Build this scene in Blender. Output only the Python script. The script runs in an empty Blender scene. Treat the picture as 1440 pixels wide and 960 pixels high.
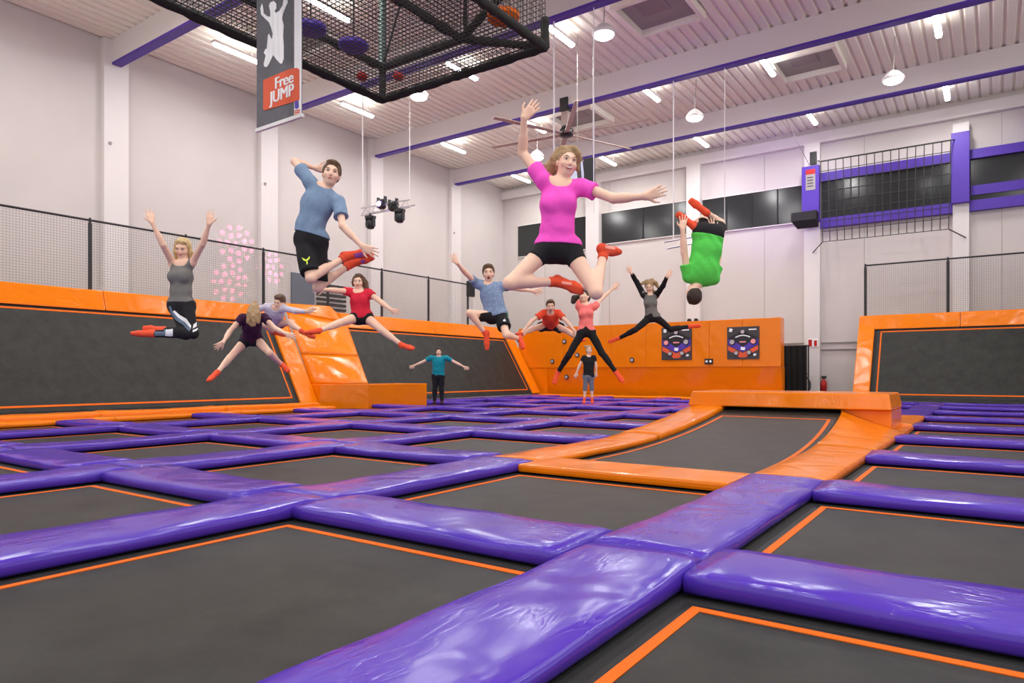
import bpy, bmesh, math, random
import numpy as np
from mathutils import Vector, Matrix
from mathutils.bvhtree import BVHTree
random.seed(7)
S = bpy.context.scene
COL = S.collection
# ------------------------------------------------------------------ camera, world, light, exposure
CAM_H = 1.0
YAW = math.radians(35.1)
FPX = 960.0
HOR = 525.0
cd = bpy.data.cameras.new('camera'); cam = bpy.data.objects.new('camera', cd); COL.objects.link(cam)
cam.location = (0, 0, CAM_H); cam.rotation_euler = (math.pi/2, 0, YAW)
cd.sensor_width = 36.0; cd.lens = FPX/1440*36; cd.shift_y = 45/1440.0
cd.clip_start = 0.05; cd.clip_end = 300
S.camera = cam
S.view_settings.view_transform = 'Standard'; S.view_settings.look = 'None'
S.view_settings.gamma = 1.0; S.view_settings.use_curve_mapping = False
S.view_settings.exposure = 0.34
W = bpy.data.worlds.new('world'); S.world = W; W.use_nodes = True
W.node_tree.nodes['Background'].inputs[0].default_value = (1.0, 0.97, 0.95, 1)
W.node_tree.nodes['Background'].inputs[1].default_value = 0.82
TUBE_E = 26.0
def lamp(name, kind, loc, target, energy, color=(1, 1, 1), **kw):
    l = bpy.data.lights.new(name, kind); l.energy = energy; l.color = color
    for k, v in kw.items(): setattr(l, k, v)
    o = bpy.data.objects.new(name, l); COL.objects.link(o); o.location = loc
    if target is not None:
        o.rotation_euler = (Vector(target)-Vector(loc)).to_track_quat('-Z', 'Y').to_euler()
    return o
TUBE_W, TUBE_UP = 84.0, 8.0      # each strip light below shines down and a little up onto the deck

# ------------------------------------------------------------------ photograph geometry: pixel -> point at a given distance or plane
CT, ST = math.cos(YAW), math.sin(YAW)
CAM = np.array([0, 0, CAM_H]); VR = np.array([CT, ST, 0.]); VF = np.array([-ST, CT, 0.]); VU = np.array([0, 0, 1.])
def ray(u, v): return VF + VR*((u-720)/FPX) + VU*((HOR-v)/FPX)
def P(u, v, d): return CAM + ray(u, v)*d
def onx(u, v, x): r = ray(u, v); return CAM + r*(x/r[0])
def ony(u, v, y): r = ray(u, v); return CAM + r*(y/r[1])
def onz(u, v, z): r = ray(u, v); return CAM + r*((z-CAM_H)/r[2])

# ------------------------------------------------------------------ materials
def newmat(name):
    m = bpy.data.materials.new(name); m.use_nodes = True
    nt = m.node_tree; return m, nt, nt.nodes['Principled BSDF']
def srgb(r, g, b):
    f = lambda c: (c/255/12.92) if c/255 <= .04045 else ((c/255+.055)/1.055)**2.4
    return (f(r), f(g), f(b), 1)
def plain(name, col, rough=.6, metal=0., spec=.5, noise=0., nscale=8., bump=0., bscale=60., emit=None, estr=1.0, sss=0.):
    m, nt, b = newmat(name)
    b.inputs['Base Color'].default_value = col
    b.inputs['Roughness'].default_value = rough; b.inputs['Metallic'].default_value = metal
    b.inputs['Specular IOR Level'].default_value = spec
    tc = nt.nodes.new('ShaderNodeTexCoord')
    if noise > 0:
        n = nt.nodes.new('ShaderNodeTexNoise'); n.inputs['Scale'].default_value = nscale; n.inputs['Detail'].default_value = 4
        nt.links.new(tc.outputs['Object'], n.inputs['Vector'])
        mx = nt.nodes.new('ShaderNodeMixRGB'); mx.blend_type = 'MULTIPLY'; mx.inputs[1].default_value = col
        cr = nt.nodes.new('ShaderNodeValToRGB')
        cr.color_ramp.elements[0].position = .3; cr.color_ramp.elements[0].color = (1-noise,)*3+(1,)
        cr.color_ramp.elements[1].position = .7; cr.color_ramp.elements[1].color = (1, 1, 1, 1)
        nt.links.new(n.outputs['Fac'], cr.inputs['Fac']); mx.inputs[0].default_value = 1
        nt.links.new(cr.outputs['Color'], mx.inputs[2]); nt.links.new(mx.outputs['Color'], b.inputs['Base Color'])
    if bump > 0:
        n2 = nt.nodes.new('ShaderNodeTexNoise'); n2.inputs['Scale'].default_value = bscale; n2.inputs['Detail'].default_value = 3
        nt.links.new(tc.outputs['Object'], n2.inputs['Vector'])
        bp = nt.nodes.new('ShaderNodeBump'); bp.inputs['Strength'].default_value = bump; bp.inputs['Distance'].default_value = .02
        nt.links.new(n2.outputs['Fac'], bp.inputs['Height']); nt.links.new(bp.outputs['Normal'], b.inputs['Normal'])
    if emit is not None:
        b.inputs['Emission Color'].default_value = emit; b.inputs['Emission Strength'].default_value = estr
    if sss > 0:
        b.inputs['Subsurface Weight'].default_value = sss; b.inputs['Subsurface Radius'].default_value = (.02, .008, .004)
        b.inputs['Subsurface Scale'].default_value = .5
    return m
def vinyl(name, col, rough=.19):
    m, nt, b = newmat(name)
    b.inputs['Base Color'].default_value = col; b.inputs['Roughness'].default_value = rough
    b.inputs['Specular IOR Level'].default_value = .42
    tc = nt.nodes.new('ShaderNodeTexCoord'); oi = nt.nodes.new('ShaderNodeObjectInfo')
    ad = nt.nodes.new('ShaderNodeVectorMath'); ad.operation = 'MULTIPLY_ADD'
    sc = nt.nodes.new('ShaderNodeCombineXYZ')
    nt.links.new(oi.outputs['Random'], sc.inputs[0]); nt.links.new(oi.outputs['Random'], sc.inputs[1])
    ad.inputs[1].default_value = (37, 53, 0); nt.links.new(sc.outputs[0], ad.inputs[0]); nt.links.new(tc.outputs['Object'], ad.inputs[2])
    n1 = nt.nodes.new('ShaderNodeTexNoise'); n1.inputs['Scale'].default_value = 1.5; n1.inputs['Detail'].default_value = 1.5; n1.inputs['Distortion'].default_value = .8
    mp = nt.nodes.new('ShaderNodeMapping'); mp.inputs['Scale'].default_value = (9, 2.2, 3); mp.inputs['Rotation'].default_value = (0, 0, .5)
    n2 = nt.nodes.new('ShaderNodeTexNoise'); n2.inputs['Scale'].default_value = 1.5; n2.inputs['Detail'].default_value = 2; n2.inputs['Distortion'].default_value = .6
    nt.links.new(ad.outputs[0], n1.inputs['Vector']); nt.links.new(ad.outputs[0], mp.inputs['Vector']); nt.links.new(mp.outputs[0], n2.inputs['Vector'])
    s5 = nt.nodes.new('ShaderNodeMath'); s5.operation = 'SUBTRACT'; s5.inputs[1].default_value = .5; nt.links.new(n2.outputs['Fac'], s5.inputs[0])
    ab = nt.nodes.new('ShaderNodeMath'); ab.operation = 'ABSOLUTE'; nt.links.new(s5.outputs[0], ab.inputs[0])      # ridged creases
    pw = nt.nodes.new('ShaderNodeMath'); pw.operation = 'POWER'; pw.inputs[1].default_value = .6; nt.links.new(ab.outputs[0], pw.inputs[0])
    n3 = nt.nodes.new('ShaderNodeTexNoise'); n3.inputs['Scale'].default_value = 1.6; n3.inputs['Detail'].default_value = 1; nt.links.new(ad.outputs[0], n3.inputs['Vector'])
    mk = nt.nodes.new('ShaderNodeMapRange'); mk.inputs[1].default_value = .5; mk.inputs[2].default_value = .68; mk.inputs[3].default_value = .03; mk.inputs[4].default_value = .32
    nt.links.new(n3.outputs['Fac'], mk.inputs[0])      # creases only in some places, taut elsewhere
    mm = nt.nodes.new('ShaderNodeMath'); mm.operation = 'MULTIPLY_ADD'
    nt.links.new(pw.outputs[0], mm.inputs[0]); nt.links.new(mk.outputs[0], mm.inputs[1]); nt.links.new(n1.outputs['Fac'], mm.inputs[2])
    bp = nt.nodes.new('ShaderNodeBump'); bp.inputs['Strength'].default_value = .55; bp.inputs['Distance'].default_value = .05
    nt.links.new(mm.outputs[0], bp.inputs['Height']); nt.links.new(bp.outputs['Normal'], b.inputs['Normal'])
    return m
def matcloth(name, col):     # woven trampoline fabric with scuffs
    m, nt, b = newmat(name)
    b.inputs['Roughness'].default_value = .5; b.inputs['Specular IOR Level'].default_value = .28
    tc = nt.nodes.new('ShaderNodeTexCoord')
    n = nt.nodes.new('ShaderNodeTexNoise'); n.inputs['Scale'].default_value = 3.0; n.inputs['Detail'].default_value = 8; n.inputs['Roughness'].default_value = .7
    nt.links.new(tc.outputs['Object'], n.inputs['Vector'])
    cr = nt.nodes.new('ShaderNodeValToRGB')
    cr.color_ramp.elements[0].position = .35; cr.color_ramp.elements[0].color = col
    cr.color_ramp.elements[1].position = .78; cr.color_ramp.elements[1].color = tuple(c*2.6 for c in col[:3])+(1,)
    nt.links.new(n.outputs['Fac'], cr.inputs['Fac']); nt.links.new(cr.outputs['Color'], b.inputs['Base Color'])
    w = nt.nodes.new('ShaderNodeTexNoise'); w.inputs['Scale'].default_value = 160; w.inputs['Detail'].default_value = 1
    nt.links.new(tc.outputs['Object'], w.inputs['Vector'])
    bp = nt.nodes.new('ShaderNodeBump'); bp.inputs['Strength'].default_value = .35; bp.inputs['Distance'].default_value = .004
    nt.links.new(w.outputs['Fac'], bp.inputs['Height']); nt.links.new(bp.outputs['Normal'], b.inputs['Normal'])
    return m
M = {}
M['wall'] = plain('wall_paint', srgb(214, 206, 203), .85, noise=.05, nscale=.6, bump=.05, bscale=12)
M['white'] = plain('white_paint', srgb(229, 223, 221), .6)
M['deck'] = plain('deck_paint', srgb(252, 247, 234), .7)
M['floor'] = plain('concrete', srgb(120, 118, 112), .8, noise=.2, nscale=1.5)
M['purple'] = vinyl('purple_vinyl', srgb(80, 50, 176))
M['orange'] = vinyl('orange_vinyl', srgb(243, 128, 0))
M['ppaint'] = plain('purple_paint', srgb(82, 48, 170), .5)
M['mat'] = matcloth('trampoline_mat', (.0145, .0145, .0122, 1))
M['matdark'] = plain('black_webbing', (.018, .018, .018, 1), .8)
M['stripe'] = plain('orange_webbing', srgb(228, 104, 0), .7, spec=.3)
M['black'] = plain('black_rubber', (.012, .012, .012, 1), .6)
M['blackm'] = plain('black_metal', (.02, .02, .022, 1), .4)
M['rope'] = plain('black_rope', (.022, .021, .02, 1), .9, bump=.6, bscale=90)
M['net'] = plain('net_cord', (.05, .048, .045, 1), .9)
M['netgrey'] = plain('net_cord_grey', (.2, .19, .17, 1), .9)
M['steel'] = plain('galvanised_steel', srgb(120, 140, 135), .45, metal=.5)
M['alu'] = plain('aluminium', srgb(215, 212, 215), .35, metal=.6)
M['cable'] = plain('white_cable', srgb(240, 238, 238), .5)
M['dkcable'] = plain('grey_cable', srgb(150, 140, 145), .5)
M['tube'] = plain('lit_tube', (1, 1, 1, 1), .4, emit=(.93, .97, 1, 1), estr=TUBE_E)
M['lampglow'] = plain('lit_diffuser', (1, 1, 1, 1), .4, emit=(1, .99, .97, 1), estr=14.0)
M['grey'] = plain('grey_panel', srgb(160, 155, 150), .6)
M['glass'] = plain('dark_glass', (.022, .025, .026, 1), .16, spec=.5)
M['wood'] = plain('fan_blade', srgb(200, 178, 165), .5)
M['brown'] = plain('fan_pole', srgb(170, 150, 145), .5)
M['red'] = plain('signal_red', srgb(190, 25, 25), .4)
M['banner'] = plain('banner_grey', srgb(104, 104, 112), .6, noise=.25, nscale=26)
M['print_white'] = plain('print_white', srgb(252, 252, 255), .6)
M['print_orange'] = plain('print_orange', srgb(232, 92, 52), .6)
M['print_purple'] = plain('print_purple', srgb(84, 56, 176), .5)
M['print_dark'] = plain('print_dark', srgb(62, 58, 60), .5)
M['print_black'] = plain('print_black', srgb(32, 28, 30), .5)
M['button'] = plain('target_button', srgb(190, 180, 182), .35)
M['button_pink'] = plain('target_button_pink', srgb(250, 160, 160), .35)  # plain pink face colour for one button per board and its centre mark
M['purplelens'] = plain('lit_purple_lens', (1, 1, 1, 1), .3, emit=(.35, .2, 1, 1), estr=14)
M['curtain'] = plain('black_curtain', (.01, .01, .01, 1), .9)

# ------------------------------------------------------------------ object helpers
def tag(o, label=None, cat=None, group=None, kind=None):
    if label: o['label'] = label
    if cat: o['category'] = cat
    if group: o['group'] = group
    if kind: o['kind'] = kind
    return o
def link_mesh(name, me, mat, parent=None):
    o = bpy.data.objects.new(name, me); COL.objects.link(o)
    if mat is not None and len(me.materials) == 0: me.materials.append(mat)
    if parent is not None:
        o.parent = parent
        if parent.parent is None: o.matrix_parent_inverse = Matrix.Translation(-parent.location)
    return o
def empty(name, loc, label=None, cat=None, group=None):
    o = bpy.data.objects.new(name, None); COL.objects.link(o); o.location = loc; o.empty_display_size = .2
    return tag(o, label, cat, group)
def copy_tree(o, delta, parent=None):
    c = o.copy(); COL.objects.link(c)
    if parent is None: c.location = o.location + Vector(delta)
    else: c.parent = parent
    for ch in o.children: copy_tree(ch, delta, c)
    return c
class MB:
    def __init__(s): s.v = []; s.f = []
    def add(s, vs, fs):
        n = len(s.v); s.v += [tuple(float(c) for c in p) for p in vs]; s.f += [tuple(i+n for i in q) for q in fs]; return s
    def box(s, x0, x1, y0, y1, z0, z1):
        return s.add([(x0,y0,z0),(x1,y0,z0),(x1,y1,z0),(x0,y1,z0),(x0,y0,z1),(x1,y0,z1),(x1,y1,z1),(x0,y1,z1)],
                     [(0,3,2,1),(4,5,6,7),(0,1,5,4),(1,2,6,5),(2,3,7,6),(3,0,4,7)])
    def hexa(s, a, b): # two quads (lists of four points), a below b
        return s.add(list(a)+list(b), [(0,3,2,1),(4,5,6,7),(0,1,5,4),(1,2,6,5),(2,3,7,6),(3,0,4,7)])
    def tube(s, p0, p1, r, n=8, r1=None, cap=True):
        p0 = Vector(p0); p1 = Vector(p1); r1 = r if r1 is None else r1
        d = (p1-p0).normalized(); a = Vector((0,0,1)) if abs(d.z) < .9 else Vector((1,0,0))
        x = d.cross(a).normalized(); y = d.cross(x)
        vs = []
        for p, rr in ((p0, r), (p1, r1)):
            for i in range(n):
                t = 2*math.pi*i/n; vs.append(p + x*(rr*math.cos(t)) + y*(rr*math.sin(t)))
        fs = [(i, (i+1) % n, n+(i+1) % n, n+i) for i in range(n)]
        if cap: fs += [tuple(range(n))[::-1], tuple(range(n, 2*n))]
        return s.add(vs, fs)
    def bar(s, p0, p1, w):   # square thin bar
        return s.tube(p0, p1, w*.7071, 4)
    def disc(s, c, nrm, r, th, n=24):
        c = Vector(c); nrm = Vector(nrm).normalized(); return s.tube(c-nrm*th/2, c+nrm*th/2, r, n)
    def lathe(s, c, prof, n=20):
        vs = []; fs = []
        for (r, z) in prof:
            for i in range(n):
                t = 2*math.pi*i/n; vs.append((c[0]+r*math.cos(t), c[1]+r*math.sin(t), c[2]+z))
        for k in range(len(prof)-1):
            for i in range(n): fs.append((k*n+i, k*n+(i+1) % n, (k+1)*n+(i+1) % n, (k+1)*n+i))
        fs += [tuple(range(n))[::-1], tuple(range((len(prof)-1)*n, len(prof)*n))]
        return s.add(vs, fs)
    def prism(s, pts, off):   # polygon (3D points) extruded by off
        n = len(pts); off = Vector(off)
        a = [Vector(p) for p in pts]; b = [p+off for p in a]
        return s.add(a+b, [tuple(range(n))[::-1], tuple(range(n, 2*n))] + [(i, (i+1) % n, n+(i+1) % n, n+i) for i in range(n)])
    def build(s, name, mat, parent=None, smooth=False, bevel=0., seg=2):
        me = bpy.data.meshes.new(name); me.from_pydata(s.v, [], s.f); me.update()
        bm = bmesh.new(); bm.from_mesh(me); bmesh.ops.recalc_face_normals(bm, faces=bm.faces)
        if bevel > 0:
            bmesh.ops.bevel(bm, geom=list(bm.edges), offset=bevel, segments=seg, affect='EDGES', profile=.6)
        bm.to_mesh(me); bm.free()
        if smooth:
            for p in me.polygons: p.use_smooth = True
        return link_mesh(name, me, mat, parent)
def text_mesh(body, size, bold=.0):
    c = bpy.data.curves.new('txt', 'FONT'); c.body = body; c.size = size; c.extrude = .002; c.offset = bold; c.align_x = 'RIGHT'
    o = bpy.data.objects.new('txt', c); COL.objects.link(o)
    dg = bpy.context.evaluated_depsgraph_get(); me = bpy.data.meshes.new_from_object(o.evaluated_get(dg))
    bpy.data.objects.remove(o); bpy.data.curves.remove(c)
    return me

# ------------------------------------------------------------------ the hall: walls, ceiling, beams, columns
XL, YB, ZD, ZF = -22.0, 30.5, 11.2, 10.42
XR, YN = 16.0, -10.0
def struct(name, mb, mat, **k): return tag(mb.build(name, mat, **k), kind='structure')
struct('floor', MB().box(XL-.4, XR, YN, YB+.4, -1.3, -1.2), M['floor'])
struct('wall_left', MB().box(XL-.4, XL-.15, YN, YB+.4, -1.2, ZD+.2), M['wall'])
wb = struct('wall_back', MB().box(XL-.4, XR, YB+.15, YB+.4, -1.2, ZD+.2), M['wall'])
MB().box(XL-.15, XR, YB-.1, YB+.15, 10.55, 10.98).build('edge_beam', M['white'], wb)
for x in (-19.4, -15.6, -11.6, -8.1, -4.2, .3, 4.3):
    MB().box(x-.008, x+.008, YB+.142, YB+.15, -1.2, 10.5).build('panel_joint', M['grey'], wb)
for z in (2.0, 2.28):
    MB().tube((-9, YB+.1, z), (-1, YB+.1, z), .03, 6).build('wall_pipe', M['grey'], wb)
# corrugated deck, ribs run along Y
prof = []
x = XL-.4
while x < XR:
    prof += [(x, ZD), (x+.20, ZD), (x+.235, ZD+.075), (x+.295, ZD+.075), (x+.33, ZD)]; x += .33
vs = []
for (px, pz) in prof: vs += [(px, YN, pz), (px, YB+.4, pz)]
fs = [(2*i, 2*i+2, 2*i+3, 2*i+1) for i in range(len(prof)-1)]
ceil = struct('ceiling', MB().add(vs, fs), M['deck'])
struct('trim_1', MB().box(XL-.4, XR, YN, YB+.4, ZD+.3, ZD+.4), M['grey'])   # roof skin above the deck
BLAB = ['white purple-edged roof beam holding up the end of the rope course', 'white purple-edged roof beam between the rope course and the fan beam', 'white purple-edged roof beam carrying the ceiling fan', 'white purple-edged roof beam closest to the dark wall windows']
CLAB = ['wall column under the beam at the rope course end', 'wall column behind the hanging Free JUMP banner', 'wall column behind the lighting truss under the fan beam', 'wall column closest to the far corner of the left wall']
BEAM_Y = [-6.1, -.68, 4.74, 10.15, 15.57, 20.99, 26.38]
for i, y in enumerate(BEAM_Y):
    b = empty('roof_beam', (XL, y, ZF))
    tag(b, BLAB[i-3] if i > 2 else 'white roof beam with purple underside over the near end of the hall', 'beam', 'roof beams')
    MB().box(XL+.05, XR, y-.12, y+.12, ZF+.07, ZD).build('beam_web', M['white'], b)
    MB().box(XL+.05, XR, y-.135, y+.135, ZF, ZF+.07).build('beam_flange', M['ppaint'], b)
    c = empty('wall_column', (XL, y, -1.2), ('white '+CLAB[i-3]) if i > 2 else 'white column on the left wall near the camera end', 'column', 'left wall columns')
    MB().box(XL-.15, XL+.06, y-.36, y+.36, -1.2, ZD-.02).build('column_shaft', M['white'], c)
    MB().tube((XL+.07, y-.2, 8.0), (XL+.10, y-.2, 8.0), .05, 10).build('column_bolt', M['grey'], c)
# ceiling luminaires
def ceiling_tube(u, v, L=1.5, z=10.75, lab=None, at=None):
    p = onz(u, v, z) if at is None else (at[0], at[1], z)
    t = empty('ceiling_tube_light', (p[0], p[1], z+.1), lab, 'ceiling light', 'ceiling strip lights')
    for dz, tz, e_ in ((-.06, 0, TUBE_W), (.13, 12, TUBE_UP)):
        l = lamp('strip_light_glow', 'AREA', (p[0], p[1], z+dz), (p[0], p[1], tz), e_, (1, .975, .95), shape='RECTANGLE', size=.14, size_y=L)
        l.parent = t; l.matrix_parent_inverse = Matrix.Translation(-t.location)
    MB().box(p[0]-.07, p[0]+.07, p[1]-L/2, p[1]+L/2, z-.05, z+.02).build('tube', M['tube'], t, bevel=.02, seg=1)
    MB().box(p[0]-.09, p[0]+.09, p[1]-L/2-.03, p[1]+L/2+.03, z+.02, z+.1).build('housing', M['white'], t)
    for s in (-1, 1): MB().tube((p[0], p[1]+s*L*.35, z+.1), (p[0], p[1]+s*L*.35, ZD+.02), .012, 6).build('hanger', M['grey'], t)
for u, v, lab in [(333,75,'beside the hanging banner'), (460,13,'above the netted rope course'), (503,155,'below the rope course corner by the left wall'), (650,100,'seen through the rope course floor net'), (787,50,'at the free corner of the rope course'),
                  (752,178,'beside the ceiling fan motor'), (638,208,'under the fan beam by the left wall'), (733,251,'in the far left ceiling corner'), (1079,94,'beside the square roof light over the orange wall'), (1318,36,'over the purple gallery front, before the fan beam'),
                  (914,132,'behind the fan beam above the green jumper'), (1141,166,'above the slanting wire and purple pilaster'), (1331,130,'above the ball net'), (986,199,'above the upside down jumper by the back wall'), (855,226,'above the dark windows by the pale banner')]:
    ceiling_tube(u, v, lab='lit strip light '+lab)
for q_ in [(x, y) for y in (-3.4, 2.0, 7.0) for x in (-18, -13.2, -8.4, -3.6, 1.2, 6.0)]+[(1.2, 12.6), (6, 12.6), (2, 18.2), (7, 18.2)]:  # extra strip lights added out of view to light the hall
    ceiling_tube(0, 0, lab='added unseen strip light over the near end of the hall', at=q_)
def high_bay(u, v, lab, z=9.9):
    p = onz(u, v, z)
    t = empty('high_bay_lamp', (p[0], p[1], z-.1), 'round white pendant lamp '+lab, 'pendant lamp', 'round pendant lamps')
    MB().lathe((p[0], p[1], z), [(.06, .28), (.16, .22), (.30, .06), (.31, 0), (.27, -.02)]).build('lamp_shade', M['white'], t, smooth=True)
    MB().lathe((p[0], p[1], z), [(.26, -.02), (.26, -.05), (.2, -.09), (.02, -.10)]).build('diffuser', M['lampglow'], t, smooth=True)
    MB().tube((p[0], p[1], z+.26), (p[0]+.05, p[1], ZD), .015, 6).build('cord', M['grey'], t)
for q_ in [(589,135,'below the rope course net'), (849,48,'under the open roof light vent'), (977,165,'above the upside down jumper'), (1256,112,'above the ball net'), (755,221,'beside the raised arm of the pink jumper')]: high_bay(*q_)
# roof lights (box kerbs set in the ceiling)
for (x, y, nm) in [(-17.2, 13.0, 'closest to the rope course'), (-7.6, 17.9, 'beside the round pendant lamp'), (-4.9, 23.7, 'over the padded orange wall'), (-13.3, 23.6, 'behind the ceiling fan')]:
    t = empty('roof_light', (x, y, ZD), 'square pale roof light kerb in the ceiling '+nm, 'roof light')
    for (a, b_, c, d_) in [(-1.0, 1.0, -1.0, -.88), (-1.0, 1.0, .88, 1.0), (-1.0, -.88, -.88, .88), (.88, 1.0, -.88, .88)]:
        MB().box(x+a, x+b_, y+c, y+d_, ZD-.22, ZD-.005).build('kerb_board', M['deck'], t)
    MB().box(x-.88, x+.88, y-.88, y+.88, ZD-.03, ZD-.01).build('dome', M['grey'], t)
    MB().box(x-.5, x+.3, y-.6, y+.2, ZD-.05, ZD-.03).build('vent_flap', plain('flap', srgb(150, 138, 140), .6), t)
# ceiling fan
fx, fy = -12.4, 21.0
fan = empty('ceiling_fan', (fx, fy, ZF), 'large six-bladed ceiling fan hung from a roof beam', 'ceiling fan')
MB().box(fx-.16, fx+.16, fy-.2, fy+.2, ZF-.12, ZF+.35).build('mount', M['blackm'], fan, bevel=.02)
MB().box(fx-.13, fx+.13, fy-.13, fy+.13, 9.75, ZF-.12).build('down_pole', M['brown'], fan, bevel=.01)
MB().lathe((fx, fy, 9.42), [(.1, 0), (.24, .03), (.26, .2), (.2, .3), (.14, .38)]).build('motor', M['blackm'], fan, smooth=True)
for k in range(6):
    a = math.radians(7+60*k); c, s = math.cos(a), math.sin(a)
    q = lambda r, w, z: (fx+c*r-s*w, fy+s*r+c*w, z)
    MB().hexa([q(.2,-.09,9.49), q(3.0,-.08,9.49), q(3.0,.08,9.52), q(.2,.09,9.52)], [q(.2,-.09,9.51), q(3.0,-.08,9.51), q(3.0,.08,9.545), q(.2,.09,9.545)]).build('blade', M['wood'], fan)
# back wall: pilasters, dark windows, purple gallery front
def pil(u0, u1, lab, zt=10.55):
    a, b = ony(u0, 300, YB)[0], ony(u1, 300, YB)[0]
    c = empty('wall_pilaster', ((a+b)/2, YB, -1.2), lab, 'column')
    MB().box(a, b, YB-.18, YB+.15, -1.2, zt).build('column_shaft', M['white'], c)
    if u0 == 967:
        for s in (.25, .75): MB().tube((a+(b-a)*s, YB-.24, 3.42), (a+(b-a)*s, YB-.18, 3.42), .1, 12).build('socket', M['black'], c)
    return a, b
pil(826, 844, 'white pilaster between the two dark wall windows')
pil(967, 986, 'white pilaster behind the upside down jumper in green')
pa = pil(1132, 1154, 'white pilaster with a purple cladding box and exit sign')
pb = pil(1340, 1363, 'white pilaster with purple cladding beside the climbing net', 10.3)
def win(n, u0, u1, vt, vb, mull=0):
    a, t = ony(u0, vt, YB)[0], ony(u0, vt, YB)[2]; b = ony(u1, vt, YB)[0]; z0 = ony(u0, vb, YB)[2]
    w = empty('window_%d' % n, ((a+b)/2, YB, z0)); tag(w, 'dark horizontal window band high in the back wall', 'window', None, 'structure')
    MB().box(a, b, YB+.1, YB+.14, z0, t).build('window_pane', M['glass'], w)
    for (x0, x1, y0, y1) in [(a, b, z0-.04, z0), (a, b, t, t+.04)]: MB().box(x0, x1, YB+.06, YB+.15, y0, y1).build('window_frame', M['white'], w)
    for k in range(1, mull+1):
        x = a+(b-a)*k/(mull+1); MB().box(x-.025, x+.025, YB+.07, YB+.1, z0, t).build('mullion', M['matdark'], w)
win(1, 727, 824, 318, 361)
win(2, 845, 966, 300, 343, 1)
win(3, 987, 1131, 281, 328, 3)
zt, zb = ony(1155, 250, YB)[2], ony(1155, 314.5, YB)[2]
gx0, gx1 = pa[1], pb[0]
gal = empty('gallery_window', ((gx0+gx1)/2, YB, zb), 'dark gallery window with purple bands behind the climbing net', 'gallery window')
MB().box(gx0, gx1, YB+.02, YB+.12, zb, zt).build('pane', M['glass'], gal)
MB().box(gx0, gx1, YB-.12, YB+.14, zt-.17, zt+.17).build('upper_band', M['ppaint'], gal)
MB().box(gx0, gx1, YB-.12, YB+.14, zb-.19, zb+.19).build('lower_band', M['ppaint'], gal)
gal2 = empty('gallery_window', (pb[1]+1.2, YB, zb), 'dark gallery window with purple bands on the far side of the purple clad pilaster', 'gallery window')
MB().box(pb[1], pb[1]+3.5, YB+.02, YB+.12, zb, zt).build('pane', M['glass'], gal2)
MB().box(pb[1], pb[1]+3.5, YB-.12, YB+.14, zt-.17, zt+.17).build('upper_band', M['ppaint'], gal2)
MB().box(pb[1], pb[1]+3.5, YB-.12, YB+.14, zb-.19, zb+.19).build('lower_band', M['ppaint'], gal2)
MB().box(pb[1]+.05, pb[1]+3.5, YB-.02, YB+.0, zb+.4, zb+.75).build('inner_rail', M['ppaint'], gal2)
MB().box(pb[1]+1.75, pb[1]+2.05, YB-.3, YB+.1, zb+.6, 10.4).build('post', M['ppaint'], gal2)
for (a, b, z0, z1, lab) in [(pa[0], pa[1], 7.25, 9.55, 'purple cladding box with a notice on the pilaster left of the climbing net'), (pb[0], pb[1], 7.3, 9.9, 'purple cladding box on the pilaster right of the climbing net')]:
    c = empty('purple_cladding', ((a+b)/2, YB-.3, z0), lab, 'cladding')
    MB().box(a-.04, b+.02, YB-.42, YB-.185, z0, z1).build('box', M['ppaint'], c, bevel=.01, seg=1)
    if a == pa[0]: MB().hexa([(a-.35, YB-.9, z0+.0), (b+.0, YB-.9, z0), (b, YB-.43, z0-.25), (a-.2, YB-.43, z0-.25)], [(a-.35, YB-.9, z0+.35), (b, YB-.9, z0+.35), (b, YB-.43, z0+.35), (a-.2, YB-.43, z0+.35)]).build('hood', M['matdark'] if a == pa[0] else M['ppaint'], c)
    if a == pa[0]:
        s = MB().box(a+.12, b-.12, YB-.44, YB-.42, z1-1.0, z1-.15).build('notice', M['grey'], c)
        MB().box(a+.12, b-.12, YB-.445, YB-.44, z1-.35, z1-.15).build('notice_header', M['red'], s)
        for k in range(4): MB().box(a+.18, b-.2, YB-.445, YB-.44, z1-.5-.12*k, z1-.46-.12*k).build('notice_line', M['print_dark'], s)
        MB().box(a+.25, a+.5, YB-.30, YB-.185, z1+.1, z1+.6).build('sensor', M['blackm'], c)
# climbing / ball net before the gallery window
NY = 29.7
def nz(u, v): return ony(u, v, NY)
net = empty('ball_net', (nz(1245, 330)[0], NY, nz(1245, 330)[2]), 'black wide mesh net hung before the gallery window', 'net')
a0, a1, b0, b1 = nz(1154, 227), nz(1337, 197), nz(1157, 340), nz(1334, 322)
MB().tube(a0, a1, .03, 6).build('top_cord', M['net'], net)
m = MB()
for k in range(17):
    t = k/16; m.bar(a0+(a1-a0)*t, b0+(b1-b0)*t, .022)
for k in range(1, 9):
    t = k/8; m.bar(a0+(b0-a0)*t, a1+(b1-a1)*t, .02)
tag(m.build('mesh_cords', M['net'], net), kind='stuff')
MB().tube(b0, ony(1143, 355, YB-.19), .02, 6).build('guy_cord', M['net'], net); MB().tube(b1, ony(1358, 334, YB-.19), .02, 6).build('guy_cord', M['net'], net)
MB().tube(a0, ony(1150, 226, YB-.19), .02, 6).build('guy_cord', M['net'], net); MB().tube(a1, ony(1345, 196, YB-.19), .02, 6).build('guy_cord', M['net'], net)
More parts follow.
